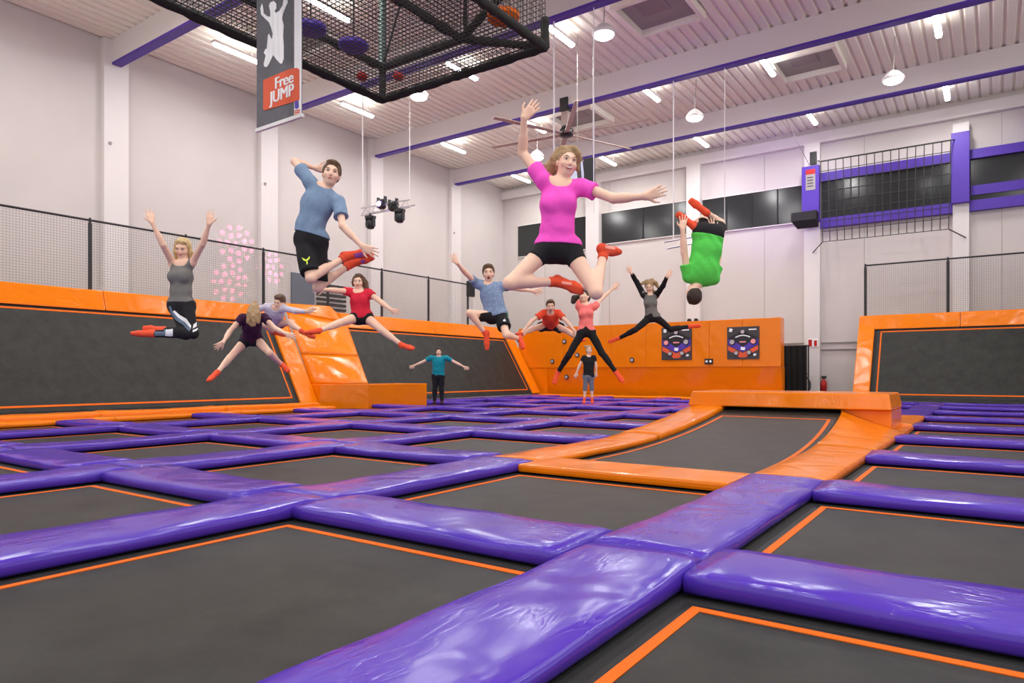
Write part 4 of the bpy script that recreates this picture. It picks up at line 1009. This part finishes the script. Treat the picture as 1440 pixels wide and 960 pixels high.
        tb_ = w+d*L*.14-sd*.026*s; t1 = tb_+nrm(d*.75-sd*.85)*L*.25; t2 = t1+nrm(d-sd*.35)*L*.19
        F.cone(w+d*L*.1, tb_, .016*s, .014*s, .01); F.cone(tb_, t1, .0125*s, fr*1.1, .006); F.cone(t1, t2, fr*1.1, fr*.9, .005)
    # ---- head frame
    yaw, pit, rol = (math.radians(q) for q in sp.get('head', (0, 0, 0)))
    hc = solve(K['neck'], *J['head'], .1*h, Z.get('head', 0)); view = -VF
    hf = nrm(view*math.cos(yaw)*math.cos(pit)+VR*math.sin(yaw)*math.cos(pit)-VU*math.sin(pit))
    hu = nrm(VU-hf*(VU@hf)); hx = np.cross(hu, hf)          # hx: image right when facing the camera
    hx = -hx if hx@VR < 0 and abs(yaw) < 1.6 else hx
    hx, hu = hx*math.cos(rol)-hu*math.sin(rol), hu*math.cos(rol)+hx*math.sin(rol)
    q_ = .225/.225*s*hs*1.0
    def H(x, y, z): return hc+(hx*x+hf*y+hu*z)*q_
    HR = np.array([hx, hf, hu])
    def head(F):
        E = lambda c, r, k=.02, sub=False: F.ell(H(*c), HR, np.array(r)*q_, k*q_, sub)
        F.cone(K['neck']-up*.02*s, H(0, -.022, -.05), .056*s, .050*s, .03)
        E((0, -.012, .030), (.074, .094, .084)); E((0, .022, -.030), (.060, .070, .074), .03)
        E((0, .050, -.086), (.030, .026, .022), .03); E((0, .078, .022), (.050, .018, .016), .02)
        for x in (-1, 1):
            E((x*.036, .066, -.028), (.026, .022, .022), .02); E((x*.074, -.008, -.012), (.010, .018, .030), .008)
            E((x*.031, .100, .004), (.017, .016, .011), .010, True)
        F.cone(H(0, .088, .006), H(0, .108, -.028), .008*q_, .012*q_, .010*q_); E((0, .098, -.033), (.017, .012, .009), .008)
        E((0, .083, -.058), (.024, .014, .012), .010)
    # ---- body
    B = Field(); torso(B); head(B)
    for q in 'ab':
        B.cone(K['neck']*.6+C(.8)*.4, K['s'+q], .05*s, .05*s*bw_, .04)
        arm(B, q); hand(B, q, sp.get('flip', {}).get(q, 1 if q == 'a' else -1)); leg(B, q); foot(B, q)
    B.cone(C(.02), K['ha'], .08*s*bw_, .082*s*bw_, .04); B.cone(C(.02), K['hb'], .08*s*bw_, .082*s*bw_, .04)
    field_obj('body', B, g, skin, root)
    # ---- clothes
    out = {'root': root}
    if 'top' in sp:
        t = sp['top']; F = Field(); torso(F, t.get('e', .012)*s, .05, t.get('loose', .01)*s)
        for q in 'ab':
            F.cone(K['neck']*.6+C(.8)*.4, K['s'+q], .058*s, .055*s*bw_, .04)
            if t.get('sleeve', .5) > 0: arm(F, q, .012*s+t.get('se', .004)*s, t['sleeve'], .03, t.get('flare', .012)*s) if t['sleeve'] < 1 else None
            if t.get('sleeve', .5) >= 1:
                a, b, c = K['s'+q], K['e'+q], K['w'+q]; F.cone(a, b, .056*s, .047*s, .02); F.cone(b, c, .047*s, .036*s, .02, planes=[(b+(c-b)*.93, nrm(c-b))])
        for q in 'ab': F.cone(C(.06), K['h'+q]+up*.02*s, .084*s*bw_+t.get('e', .012)*s, .085*s*bw_+t.get('e', .012)*s, .04)
        hz_ = t.get('hem', -.02); F.cut(C(hz_), -nrm(up))
        nk = t.get('neckr', .075); F.ell(K['neck']+up*.035*s+fw*t.get('vneck', .02)*s, R, np.array([nk, nk*.95, nk*t.get('nv', .9)])*s, .006, True)
        if t.get('sleeve', .5) == 0:
            for q, sg in (('a', -1), ('b', 1)): F.ell(K['s'+q]+lat*sg*.035*s-up*.0*s, R, np.array([.05, .09, .075])*s, .01, True)
        out['top'] = field_obj('shirt' if t.get('sleeve', .5) else 'tank_top', F, g, t['mat'], root, (.0035*s, 38, len(BONES)))
        if 'sleevemat' in t:
            for q in 'ab':
                F = Field(); a, b, c = K['s'+q], K['e'+q], K['w'+q]
                F.cone(K['neck']*.35+a*.65, a, .056*s, .062*s, .02); F.cone(a, b, .061*s, .051*s, .02); F.cone(b, c, .051*s, .039*s, .02, planes=[(b+(c-b)*.93, nrm(c-b))])
                field_obj('sleeve', F, g, t['sleevemat'], root, (.003*s, 40, 3))
    if 'bottom' in sp:
        t = sp['bottom']; F = Field(); e = t.get('e', .008)*s; b = s*bw_
        F.ell(C(.02), R, np.array([.162, .112, .115])*b+e, .05); F.ell(C(.26), R, np.array([.132 if not fem else .124, .098, .13])*b+e, .05)
        for q in (-1, 1): F.ell(C(-.02, q*.07*s, -.05*s), R, np.array([.085, .08, .09])*b+e, .04)
        for q in 'ab':
            F.cone(C(.02), K['h'+q], .082*s*bw_+e, .084*s*bw_+e, .04); leg(F, q, e, 0, t['len'], .03, t.get('flare', 0)*s)
        F.cut(C(t.get('top', .22)), nrm(up))
        out['bottom'] = field_obj(t['name'], F, g, t['mat'], root, (.003*s, 34, 11+len(BONES)))
    for q in 'ab':
        if 'sock' in sp:
            F = Field(); foot(F, q, .005*s); a, kn = K['a'+q], K['k'+q]; n_ = nrm(kn-a)
            F.cone(a, a+n_*.12*s, .038*s, .041*s, .01, planes=[(a+n_*sp.get('sockh', .06)*s, n_)])
            o = field_obj(sp.get('sockname', 'sock'), F, g, sp['sock'], root); out['sock'+q] = o
    # ---- face parts
    if sp.get('facedet', True):
        def ball(nm, c, r, mat, par_=root):
            F = Field(); F.ell(H(*c), HR, np.array(r)*q_, .003); return field_obj(nm, F, min(g, .0035)*.8 if sp['d'] < 7 else .004, mat, par_, relax=0)
        for x in (-1, 1):
            e_ = ball('eye', (x*.031, .083, .005), (.0135, .0075, .0056), EYEW); ball('iris', (x*.031, .0880, .0055), (.0066, .0042, .0058), IRIS, e_)
            F = Field(); F.chain([(H(x*.017, .0885, .009), .0022*q_), (H(x*.031, .0915, .0125), .0026*q_), (H(x*.046, .083, .008), .0022*q_)], .002); field_obj('lashes', F, .0035, IRIS, root, relax=0)
            F = Field(); F.chain([(H(x*.016, .0935, .024), .0035*q_), (H(x*.032, .0925, .030), .0042*q_), (H(x*.050, .080, .025), .003*q_)], .003); field_obj('eyebrow', F, .004, sp['hair'][0], root, relax=0)
        mo = sp.get('mouth', 'shut')
        if mo == 'smile':
            l = ball('lips', (0, .089, -.057), (.029, .011, .012), LIP); ball('teeth', (0, .0955, -.056), (.022, .007, .0062), TEETH, l)
        elif mo == 'open':
            l = ball('lips', (0, .086, -.064), (.024, .013, .022), LIP); ball('mouth_inside', (0, .093, -.066), (.017, .008, .016), MOUTH, l)
        else: ball('lips', (0, .090, -.058), (.022, .010, .008), LIP)
    # ---- hair
    hm, style = sp['hair'][0], sp['hair'][1]; F = Field(); E = lambda c, r, k=.02, sub=False: F.ell(H(*c), HR, np.array(r)*q_, k*q_, sub)
    E((0, -.022, .038), (.086, .100, .090))
    if style != 'short': E((0, -.045, -.02), (.080, .070, .085), .03)
    else: E((0, -.045, .0), (.078, .066, .075), .03); E((0, .035, .098), (.06, .05, .026), .03)
    E((0, .095, -.040), (.074, .078, .100), .012, True)
    for ch in sp.get('strands', []): F.chain([(H(*c[:3]), c[3]*q_) for c in ch], .012)
    for ch in sp.get('wild', []): F.chain([(P(u, v, (hc-CAM)@VF+dd), r*s) for u, v, dd, r in ch], .012)
    field_obj('hair', F, g, hm, root, (.003*s, 90, 5))
    out.update(K=K, H=H)
    return out
PK = cloth('pink_jersey', 255, 92, 208, .06); BL = cloth('steel_blue_jersey', 128, 152, 182, .15); GT = cloth('grey_heather', 124, 122, 119, .18, 60)
PU = cloth('plum_jersey', 66, 30, 62); LV = cloth('lilac_jersey', 216, 210, 226, .1); RD = cloth('red_jersey', 226, 44, 68); HB = cloth('blue_melange', 146, 168, 204, .4, 45)
TE = cloth('teal_jersey', 20, 140, 160); OR = cloth('orange_red_jersey', 246, 84, 56); CO = cloth('coral_jersey', 255, 132, 128); GR = cloth('green_jersey', 92, 216, 88); GL = cloth('grey_legging', 122, 126, 138); WH = cloth('white_print', 236, 236, 240, .02); SL = cloth('slate_print', 104, 120, 142, .1)
lime = plain('lime_print', srgb(222, 240, 70), .6); greenp = plain('green_print', srgb(40, 140, 100), .6)
shorts = lambda L, fl=.01, e=.010, m=None, top=.2: dict(name='shorts', len=L, flare=fl, e=e, mat=m or BLACKC, top=top)
legg = lambda L, m=None, top=.24: dict(name='leggings', len=L, e=.011, mat=m or BLACKC, top=top)
# 1 girl in pink
o = person(dict(name2='pink', label='woman in bright pink shirt and black shorts leaping with one arm raised', h=1.70, d=5.2, res=.0065, fem=True, bulk=.92, head=(12, 4, 8), mouth='smile',
  j=dict(head=(797,229), neck=(788,257), sa=(763,252), sb=(818,262), ea=(735,215), wa=(737,166), ta=(752,148), eb=(863,279), wb=(907,276), tb=(930,268), ha=(767,352), hb=(802,352), waist=(783,310),
    ka=(717,398), aa=(784,396), fa=(815,408), kb=(838,411), ab=(849,354), fb=(869,357)), z=dict(ea=1, wa=-1, eb=-1, wb=-1, ka=-1, aa=1, kb=-1, ab=1, fa=-1, fb=1), flip=dict(a=1, b=-1), spread=.55, curl=.4,
  top=dict(mat=PK, sleeve=.42, hem=.08, neckr=.085, vneck=.05, nv=1.0), bottom=shorts(.30, .002, .006, None, .24), sock=SOCK, sockh=.075, hair=(HAIR['fair'], 'long'),
  strands=[[(-.05,-.09,.03,.045),(-.09,-.12,-.03,.05),(-.105,-.12,-.09,.042),(-.09,-.11,-.14,.02)], [(.06,-.02,.06,.035),(.085,-.01,.02,.022),(.095,0,-.03,.012)], [(-.05,.0,.09,.03),(.03,.03,.105,.03),(.075,.02,.07,.02)], [(.0,-.02,.11,.03),(-.07,-.03,.08,.03)], [(-.075,-.02,.06,.03),(-.095,-.03,.02,.028),(-.085,-.02,-.02,.02)], [(.07,.0,.08,.025),(.10,-.01,.05,.018),(.088,-.01,.0,.016),(.105,-.02,-.04,.008)], [(.02,.06,.095,.022),(.06,.055,.07,.02),(.08,.035,.03,.014)]]))
for q, (u, v, w) in dict(a=(797,400,7), b=(858,350,7)).items():
    decal(o['sock'+q], [[(u-w, v-5, u+w, v-3), (u-w, v-1, u+w, v+1)]], 'sock_print', SOCKP, o['root'])
# 2 young man in steel blue
o = person(dict(name2='blueman', label='young man in steel blue shirt kicking his heels up with a hand behind his head', h=1.78, d=6.6, res=.0075, head=(14, 0, 10), bulk=.83,
  j=dict(head=(466,245), neck=(457,263), sa=(435,254), sb=(476,284), ea=(414,227), wa=(445,237), ta=(456,238), eb=(482,318), wb=(509,346), tb=(519,351), ha=(427,338), hb=(447,338), waist=(437,308),
    ka=(437,391), aa=(486,361), fa=(519,356), kb=(447,404), ab=(492,372), fb=(522,362)), z=dict(ea=1, wa=1, eb=-1, wb=-1, ka=-1, kb=-1, aa=1, ab=1, neck=0, fa=1, fb=1), curl=.5,
  top=dict(mat=BL, e=.019, sleeve=.62, hem=.12, flare=.02, loose=.012, neckr=.075), bottom=shorts(.86, .035, .012, None, .24), sock=SOCK, hair=(HAIR['brown'], 'short')))
decal(o['bottom'], [[(424,362,427,366), (427,363,430,367), (430,365,432,368)], [(430,365,432,367), (433,363,434,365), (435,360,436,362)], [(430,366,432,367), (431,369,433,369), (431,371,432,372)]], 'leaping_cat_emblem', lime, o['root'])
for q, pts in dict(a=[(497,357,501,363), (508,354,512,360)], b=[(506,367,509,371), (512,364,515,368)]).items():
    decal(o['sock'+q], [[(pts[0][0], pts[0][1], pts[0][2], pts[0][3]), (pts[1][0], pts[1][1], pts[1][2], pts[1][3])]], 'sock_print', cloth('sock_violet', 170, 90, 170), o['root'])
# 3 blonde woman
o = person(dict(name2='blonde', label='blonde woman in grey tank top and striped leggings jumping with both arms up', h=1.68, d=8.0, res=.0085, fem=True, bulk=.86, head=(4, 22, 2), skin=SKIN[0],
  j=dict(head=(257,349), neck=(256,369), sa=(243,371), sb=(271,368), ea=(229,344), wa=(214,313), ta=(210,296), eb=(285,343), wb=(294,315), tb=(296,299), ha=(246,430), hb=(263,430), waist=(254,402),
    ka=(262,470), aa=(214,469), fa=(187,469), kb=(272,469), ab=(230,464), fb=(214,463)), z=dict(ea=-1, wa=-1, eb=-1, wb=-1, ka=-1, kb=-1, aa=1, ab=1),
  top=dict(mat=GT, sleeve=0, hem=.07, neckr=.09, vneck=.04, nv=1.1), bottom=legg(1.9, None, .24), sock=SOCK, sockh=.05, hair=(HAIR['blonde'], 'long'),
  strands=[[(-.07,-.01,.04,.03),(-.085,-.0,-.05,.03),(-.085,.0,-.12,.02)], [(.07,-.01,.04,.03),(.085,-.0,-.05,.028),(.08,.0,-.11,.02)], [(0,-.06,-.03,.06),(0,-.06,-.12,.045)], [(-.04,.05,.09,.022),(.05,.05,.085,.022)]]))
decal(o['bottom'], [[(237,431,240,430), (240,441,243,438), (247,450,250,446), (257,456,259,452), (266,466,268,461)]], 'slate_stripe', SL, o['root'])
decal(o['bottom'], [[(243,438,245,436), (250,446,253,443), (260,453,262,448), (268,463,269,458)]], 'white_stripe', WH, o['root'], .006)
decal(o['bottom'], [[(271,462,272,456), (276,459,276,453), (280,455,279,449)], [(271,467,271,464), (276,465,276,462), (280,461,280,458)]], 'white_stripe', WH, o['root'], .006)
decal(o['bottom'], [[(233,463,232,475), (238,463,238,476), (243,462,243,476)]], 'white_stripe', WH, o['root'])
decal(o['bottom'], [[(215,463,215,475), (221,463,221,475), (227,463,227,475), (232.6,463,232,475)]], 'slate_stripe', SL, o['root'])
# 4 woman in plum
o = person(dict(name2='plum', label='woman in plum shirt and black shorts mid straddle jump with hair over her face', h=1.66, d=10.4, res=.0095, fem=True, bulk=.93, head=(0, 55, 0), facedet=False,
  j=dict(head=(357,441), neck=(355,447), sa=(340,447), sb=(371,446), ea=(323,466), wa=(314,481), ta=(304,488), eb=(387,462), wb=(402,469), tb=(411,472), ha=(347,477), hb=(361,477),
    ka=(323,503), aa=(305,524), fa=(294,534), kb=(379,496), ab=(396,512), fb=(405,521)), z=dict(neck=-1, ka=-1, kb=-1, aa=-1, ab=1, ea=-1, eb=-1, wa=-1, wb=-1, head=-1, fa=-1, fb=-1),
  top=dict(mat=PU, sleeve=.4, hem=-.02), bottom=shorts(.3, .002), sock=SOCK, sockh=.04, hair=(HAIR['fair'], 'long'),
  wild=[[(357,430,-.06,.05),(352,440,-.14,.05),(350,452,-.16,.035),(354,458,-.16,.02)], [(359,430,-.06,.05),(362,442,-.14,.05),(363,453,-.16,.03)], [(357,432,-.1,.05),(357,446,-.17,.045),(357,457,-.18,.025)], [(356,427,-.02,.025),(359,425,0,.03)]]))
# 5 man in lilac
person(dict(name2='lilac', label='man in pale lilac shirt leaping behind the woman in plum', h=1.78, d=12.4, res=.011, head=(-18, 25, 12),
  j=dict(head=(393,424), neck=(388,432), sa=(375,431), sb=(400,433), ea=(360,436), wa=(350,446), ta=(345,452), eb=(416,437), wb=(431,438), tb=(441,435), ha=(379,453), hb=(389,455),
    ka=(369,456), aa=(385,467), fa=(396,469), kb=(407,453), ab=(425,466), fb=(434,470)), z=dict(ea=1, wa=1, ka=-1, aa=1, kb=-1, ab=-1, eb=-1, wb=-1, neck=-1),
  top=dict(mat=LV, sleeve=1.0, hem=-.02), bottom=shorts(.5, .02), sock=SOCK, hair=(HAIR['brown'], 'short')))
# 6 girl in red
person(dict(name2='red', label='girl in red shirt and black shorts in a wide straddle jump', h=1.58, d=10.0, res=.0085, fem=True, head=(3, 8, 0), skin=SKIN[0], hs=1.02,
  j=dict(head=(504,396), neck=(505,411), sa=(491,410), sb=(519,412), ea=(472,408), wa=(455,407), ta=(444,408), eb=(535,424), wb=(549,435), tb=(561,439), ha=(502,446), hb=(515,446),
    ka=(475,455), aa=(448,465), fa=(432,467), kb=(537,464), ab=(565,485), fb=(580,489)), z=dict(ea=-1, wa=-1, ka=-1, kb=-1, aa=-1, ab=-1, fa=-1, fb=-1, eb=-1, wb=-1),
  top=dict(mat=RD, sleeve=.36, hem=-.05, neckr=.085, vneck=.04, nv=1.1), bottom=shorts(.22, .004), sock=SOCK, sockh=.05, hair=(HAIR['brown'], 'long'),
  strands=[[(.06,-.03,.05,.04),(.10,-.03,-.02,.045),(.115,-.02,-.09,.04),(.10,-.02,-.13,.02)], [(-.06,-.02,.05,.03),(-.085,-.02,-.01,.025),(-.085,-.02,-.06,.015)], [(-.02,.04,.1,.025),(.05,.03,.09,.03)]]))
# 7 boy in melange blue
o = person(dict(name2='boy', label='boy in mottled blue shirt and black shorts leaping with mouth open', h=1.52, d=9.0, res=.0085, bulk=.92, head=(2, 4, -2), mouth='open', hs=1.08, skin=SKIN[0],
  j=dict(head=(687,384), neck=(687,401), sa=(670,398), sb=(704,402), ea=(656,385), wa=(643,370), ta=(636,357), eb=(724,405), wb=(749,409), tb=(764,409), ha=(690,444), hb=(705,444), waist=(694,425),
    ka=(660,440), aa=(683,469), fa=(684,490), kb=(712,471), ab=(730,476), fb=(735,489)), z=dict(ea=-1, wa=-1, ka=-1, kb=-1, aa=1, ab=1, eb=1, wb=1, fa=-1, fb=-1), spread=1.3,
  top=dict(mat=HB, e=.022, sleeve=.5, hem=0.0, loose=.015), bottom=shorts(.62, .035, .016, None, .15), sock=SOCK, sockh=.06, hair=(HAIR['brown'], 'short')))
decal(o['bottom'], [[(709,431,711,431), (712,438,714,437), (714,447,716,446)]], 'green_stripe', greenp, o['root'])
decal(o['bottom'], [[(711,431,712,431), (714,437,715,437), (716,446,717,446)]], 'white_stripe', WH, o['root'])
decal(o['bottom'], [[(707,451,708,449), (710,452,710,449)], [(709.4,449,709.6,447.5), (711,452,711.4,451)]], 'white_emblem', WH, o['root'])
# 8 standing man in teal
person(dict(name2='teal', label='man in teal shirt and black trousers standing with arms held out', h=1.80, d=21.0, dz=.035, res=.015, head=(0, 0, 0), mouth='open', bulk=1.08,
  j=dict(head=(617,494.5), neck=(617,503), sa=(606,504.5), sb=(628,504.5), ea=(593,511), wa=(583,515), ta=(579,517), eb=(642,512), wb=(652,517), tb=(657,519), ha=(612.4,530), hb=(620.4,530),
    ka=(611.5,549.5), aa=(611,565.5), fa=(610.5,568), kb=(621,549.5), ab=(621.4,565.5), fb=(622,568)), z=dict(fa=-1, fb=-1),
  top=dict(mat=TE, sleeve=.5, hem=-.0, loose=.025), bottom=dict(name='trousers', len=1.92, e=.014, mat=BLACKC, top=.14), sock=cloth('dark_sock', 60, 34, 30), sockh=.05, hair=(HAIR['dark'], 'short')))
# 9 boy in orange red
person(dict(name2='orange', label='boy in orange red shirt touching his feet in a straddle jump', h=1.60, d=13.4, res=.011, head=(0, 15, 0), mouth='open', hs=1.05,
  j=dict(head=(774,430), neck=(774,439), sa=(764,440), sb=(785,440), ea=(748,451), wa=(737,464), ta=(733,470), eb=(797,452), wb=(807,464), tb=(811,470), ha=(770,457), hb=(779,457),
    ka=(749,462), aa=(735,469), fa=(727,469), kb=(799,466), ab=(813,476), fb=(821,478)), z=dict(neck=-1, ka=-1, kb=-1, aa=-1, ab=-1, ea=-1, eb=-1, wa=-1, wb=-1, head=-1, fa=-1, fb=-1),
  top=dict(mat=OR, e=.022, sleeve=.55, hem=0.0, loose=.015, flare=.02), bottom=shorts(.5, .04, .018, None, .2), sock=SOCK, hair=(HAIR['brown'], 'short')))
# 10 girl in coral
person(dict(name2='coral', label='girl in coral top and black leggings in a star jump', h=1.62, d=11.3, res=.0095, fem=True, bulk=.84, head=(-35, -15, -8), facedet=True, mouth='smile', skin=SKIN[0],
  j=dict(head=(822,417), neck=(823,428), sa=(814,430), sb=(836,431), ea=(815,410), wa=(818,392), ta=(820,382), eb=(848,418), wb=(861,406), tb=(867,400), ha=(819,466), hb=(830,466),
    ka=(800,499), aa=(785,523), fa=(780,538), kb=(847,497), ab=(866,523), fb=(875,535)), z=dict(ea=1, wa=1, eb=1, wb=1, ka=-1, aa=1, kb=-1, ab=1, fa=-1, fb=-1),
  top=dict(mat=CO, sleeve=.3, hem=.02, loose=.008), bottom=legg(1.93), sock=SOCK, sockh=.045, hair=(HAIR['dark'], 'long'), wild=[[(813,417,.02,.035),(808,419,.05,.055),(806,424,.05,.045)]]))
# 11 child in black shirt
person(dict(name2='child', label='child in black shirt and grey leggings hopping upright before the orange wall', h=1.46, d=17.4, res=.012, fem=False, head=(4, 0, 0), hs=1.12, mouth='shut',
  j=dict(head=(828.3,492), neck=(828,501), sa=(821,502.5), sb=(835.5,502.5), ea=(815.5,513), wa=(811,523.5), ta=(809,529), eb=(838,513), wb=(838.5,522.5), tb=(838,528), ha=(824.4,529), hb=(831,529),
    ka=(823,543.5), aa=(822,559.5), fa=(821,566), kb=(832,543.5), ab=(832.6,559.5), fb=(833,566)), z=dict(fa=-1, fb=-1),
  top=dict(mat=BLACKC, sleeve=.5, hem=-.06, loose=.02), bottom=legg(1.35, GL), sock=SOCK, sockh=.03, hair=(HAIR['fair'], 'long'), strands=[[(-.05,-.06,.08,.04),(-.09,-.08,.10,.035)]]))
# 12 woman in grey and black raglan
person(dict(name2='raglan', label='woman in grey top with black sleeves and black leggings in a split leap', h=1.68, d=13.6, res=.0105, fem=True, bulk=.85, head=(-12, 20, -6), skin=SKIN[0],
  j=dict(head=(913,403), neck=(914,414), sa=(905,415), sb=(923,415), ea=(895,396), wa=(888,384), ta=(885,377), eb=(932,402), wb=(938,389), tb=(942,382), ha=(914,446), hb=(922,446), waist=(915,434),
    ka=(893,464), aa=(871,475), fa=(857,480), kb=(943,463), ab=(969,459), fb=(983,458)), z=dict(ea=-1, wa=-1, eb=-1, wb=-1, ka=-1, aa=1, kb=1, ab=1),
  top=dict(mat=GT, sleeve=.3, hem=-.03, sleevemat=BLACKC), bottom=legg(1.93), sock=SOCK, sockh=.02, hair=(HAIR['fair'], 'long'),
  wild=[[(915,395,.02,.05),(922,398,.02,.045),(926,405,.03,.025)], [(910,395,.02,.04),(902,399,.02,.03),(898,401,.02,.012)], [(916,396,.0,.03),(918,392,0,.02)], [(913,408,.06,.05),(921,410,.06,.03)]]))
# 13 man in green, upside down
person(dict(name2='green', label='man in green shirt and black shorts tucked upside down in a somersault', h=1.76, d=8.3, res=.0085, face=-1, head=(180, -10, 190), facedet=False,
  j=dict(head=(975,413), neck=(982,401), sa=(968,389), sb=(1003,392), ea=(962,354), wa=(960,322), ta=(961,309), eb=(1010,360), wb=(1004,325), tb=(1000,314), ha=(987,327), hb=(1005,328), waist=(993,360),
    ka=(989,308), aa=(974,316), fa=(961,306), kb=(1013,314), ab=(992,298), fb=(974,284)), z=dict(ea=1, wa=-1, eb=1, wb=1, ka=1, kb=1, aa=-1, ab=-1, neck=0),
  top=dict(mat=GR, e=.02, sleeve=.5, hem=.06, loose=.03, flare=.03, neckr=.056, nv=.6), bottom=shorts(.55, .02, .014, None, .2), sock=SOCK, sockh=.06, hair=(HAIR['dark'], 'short')))
if False:
    for b in BONES: print(b)
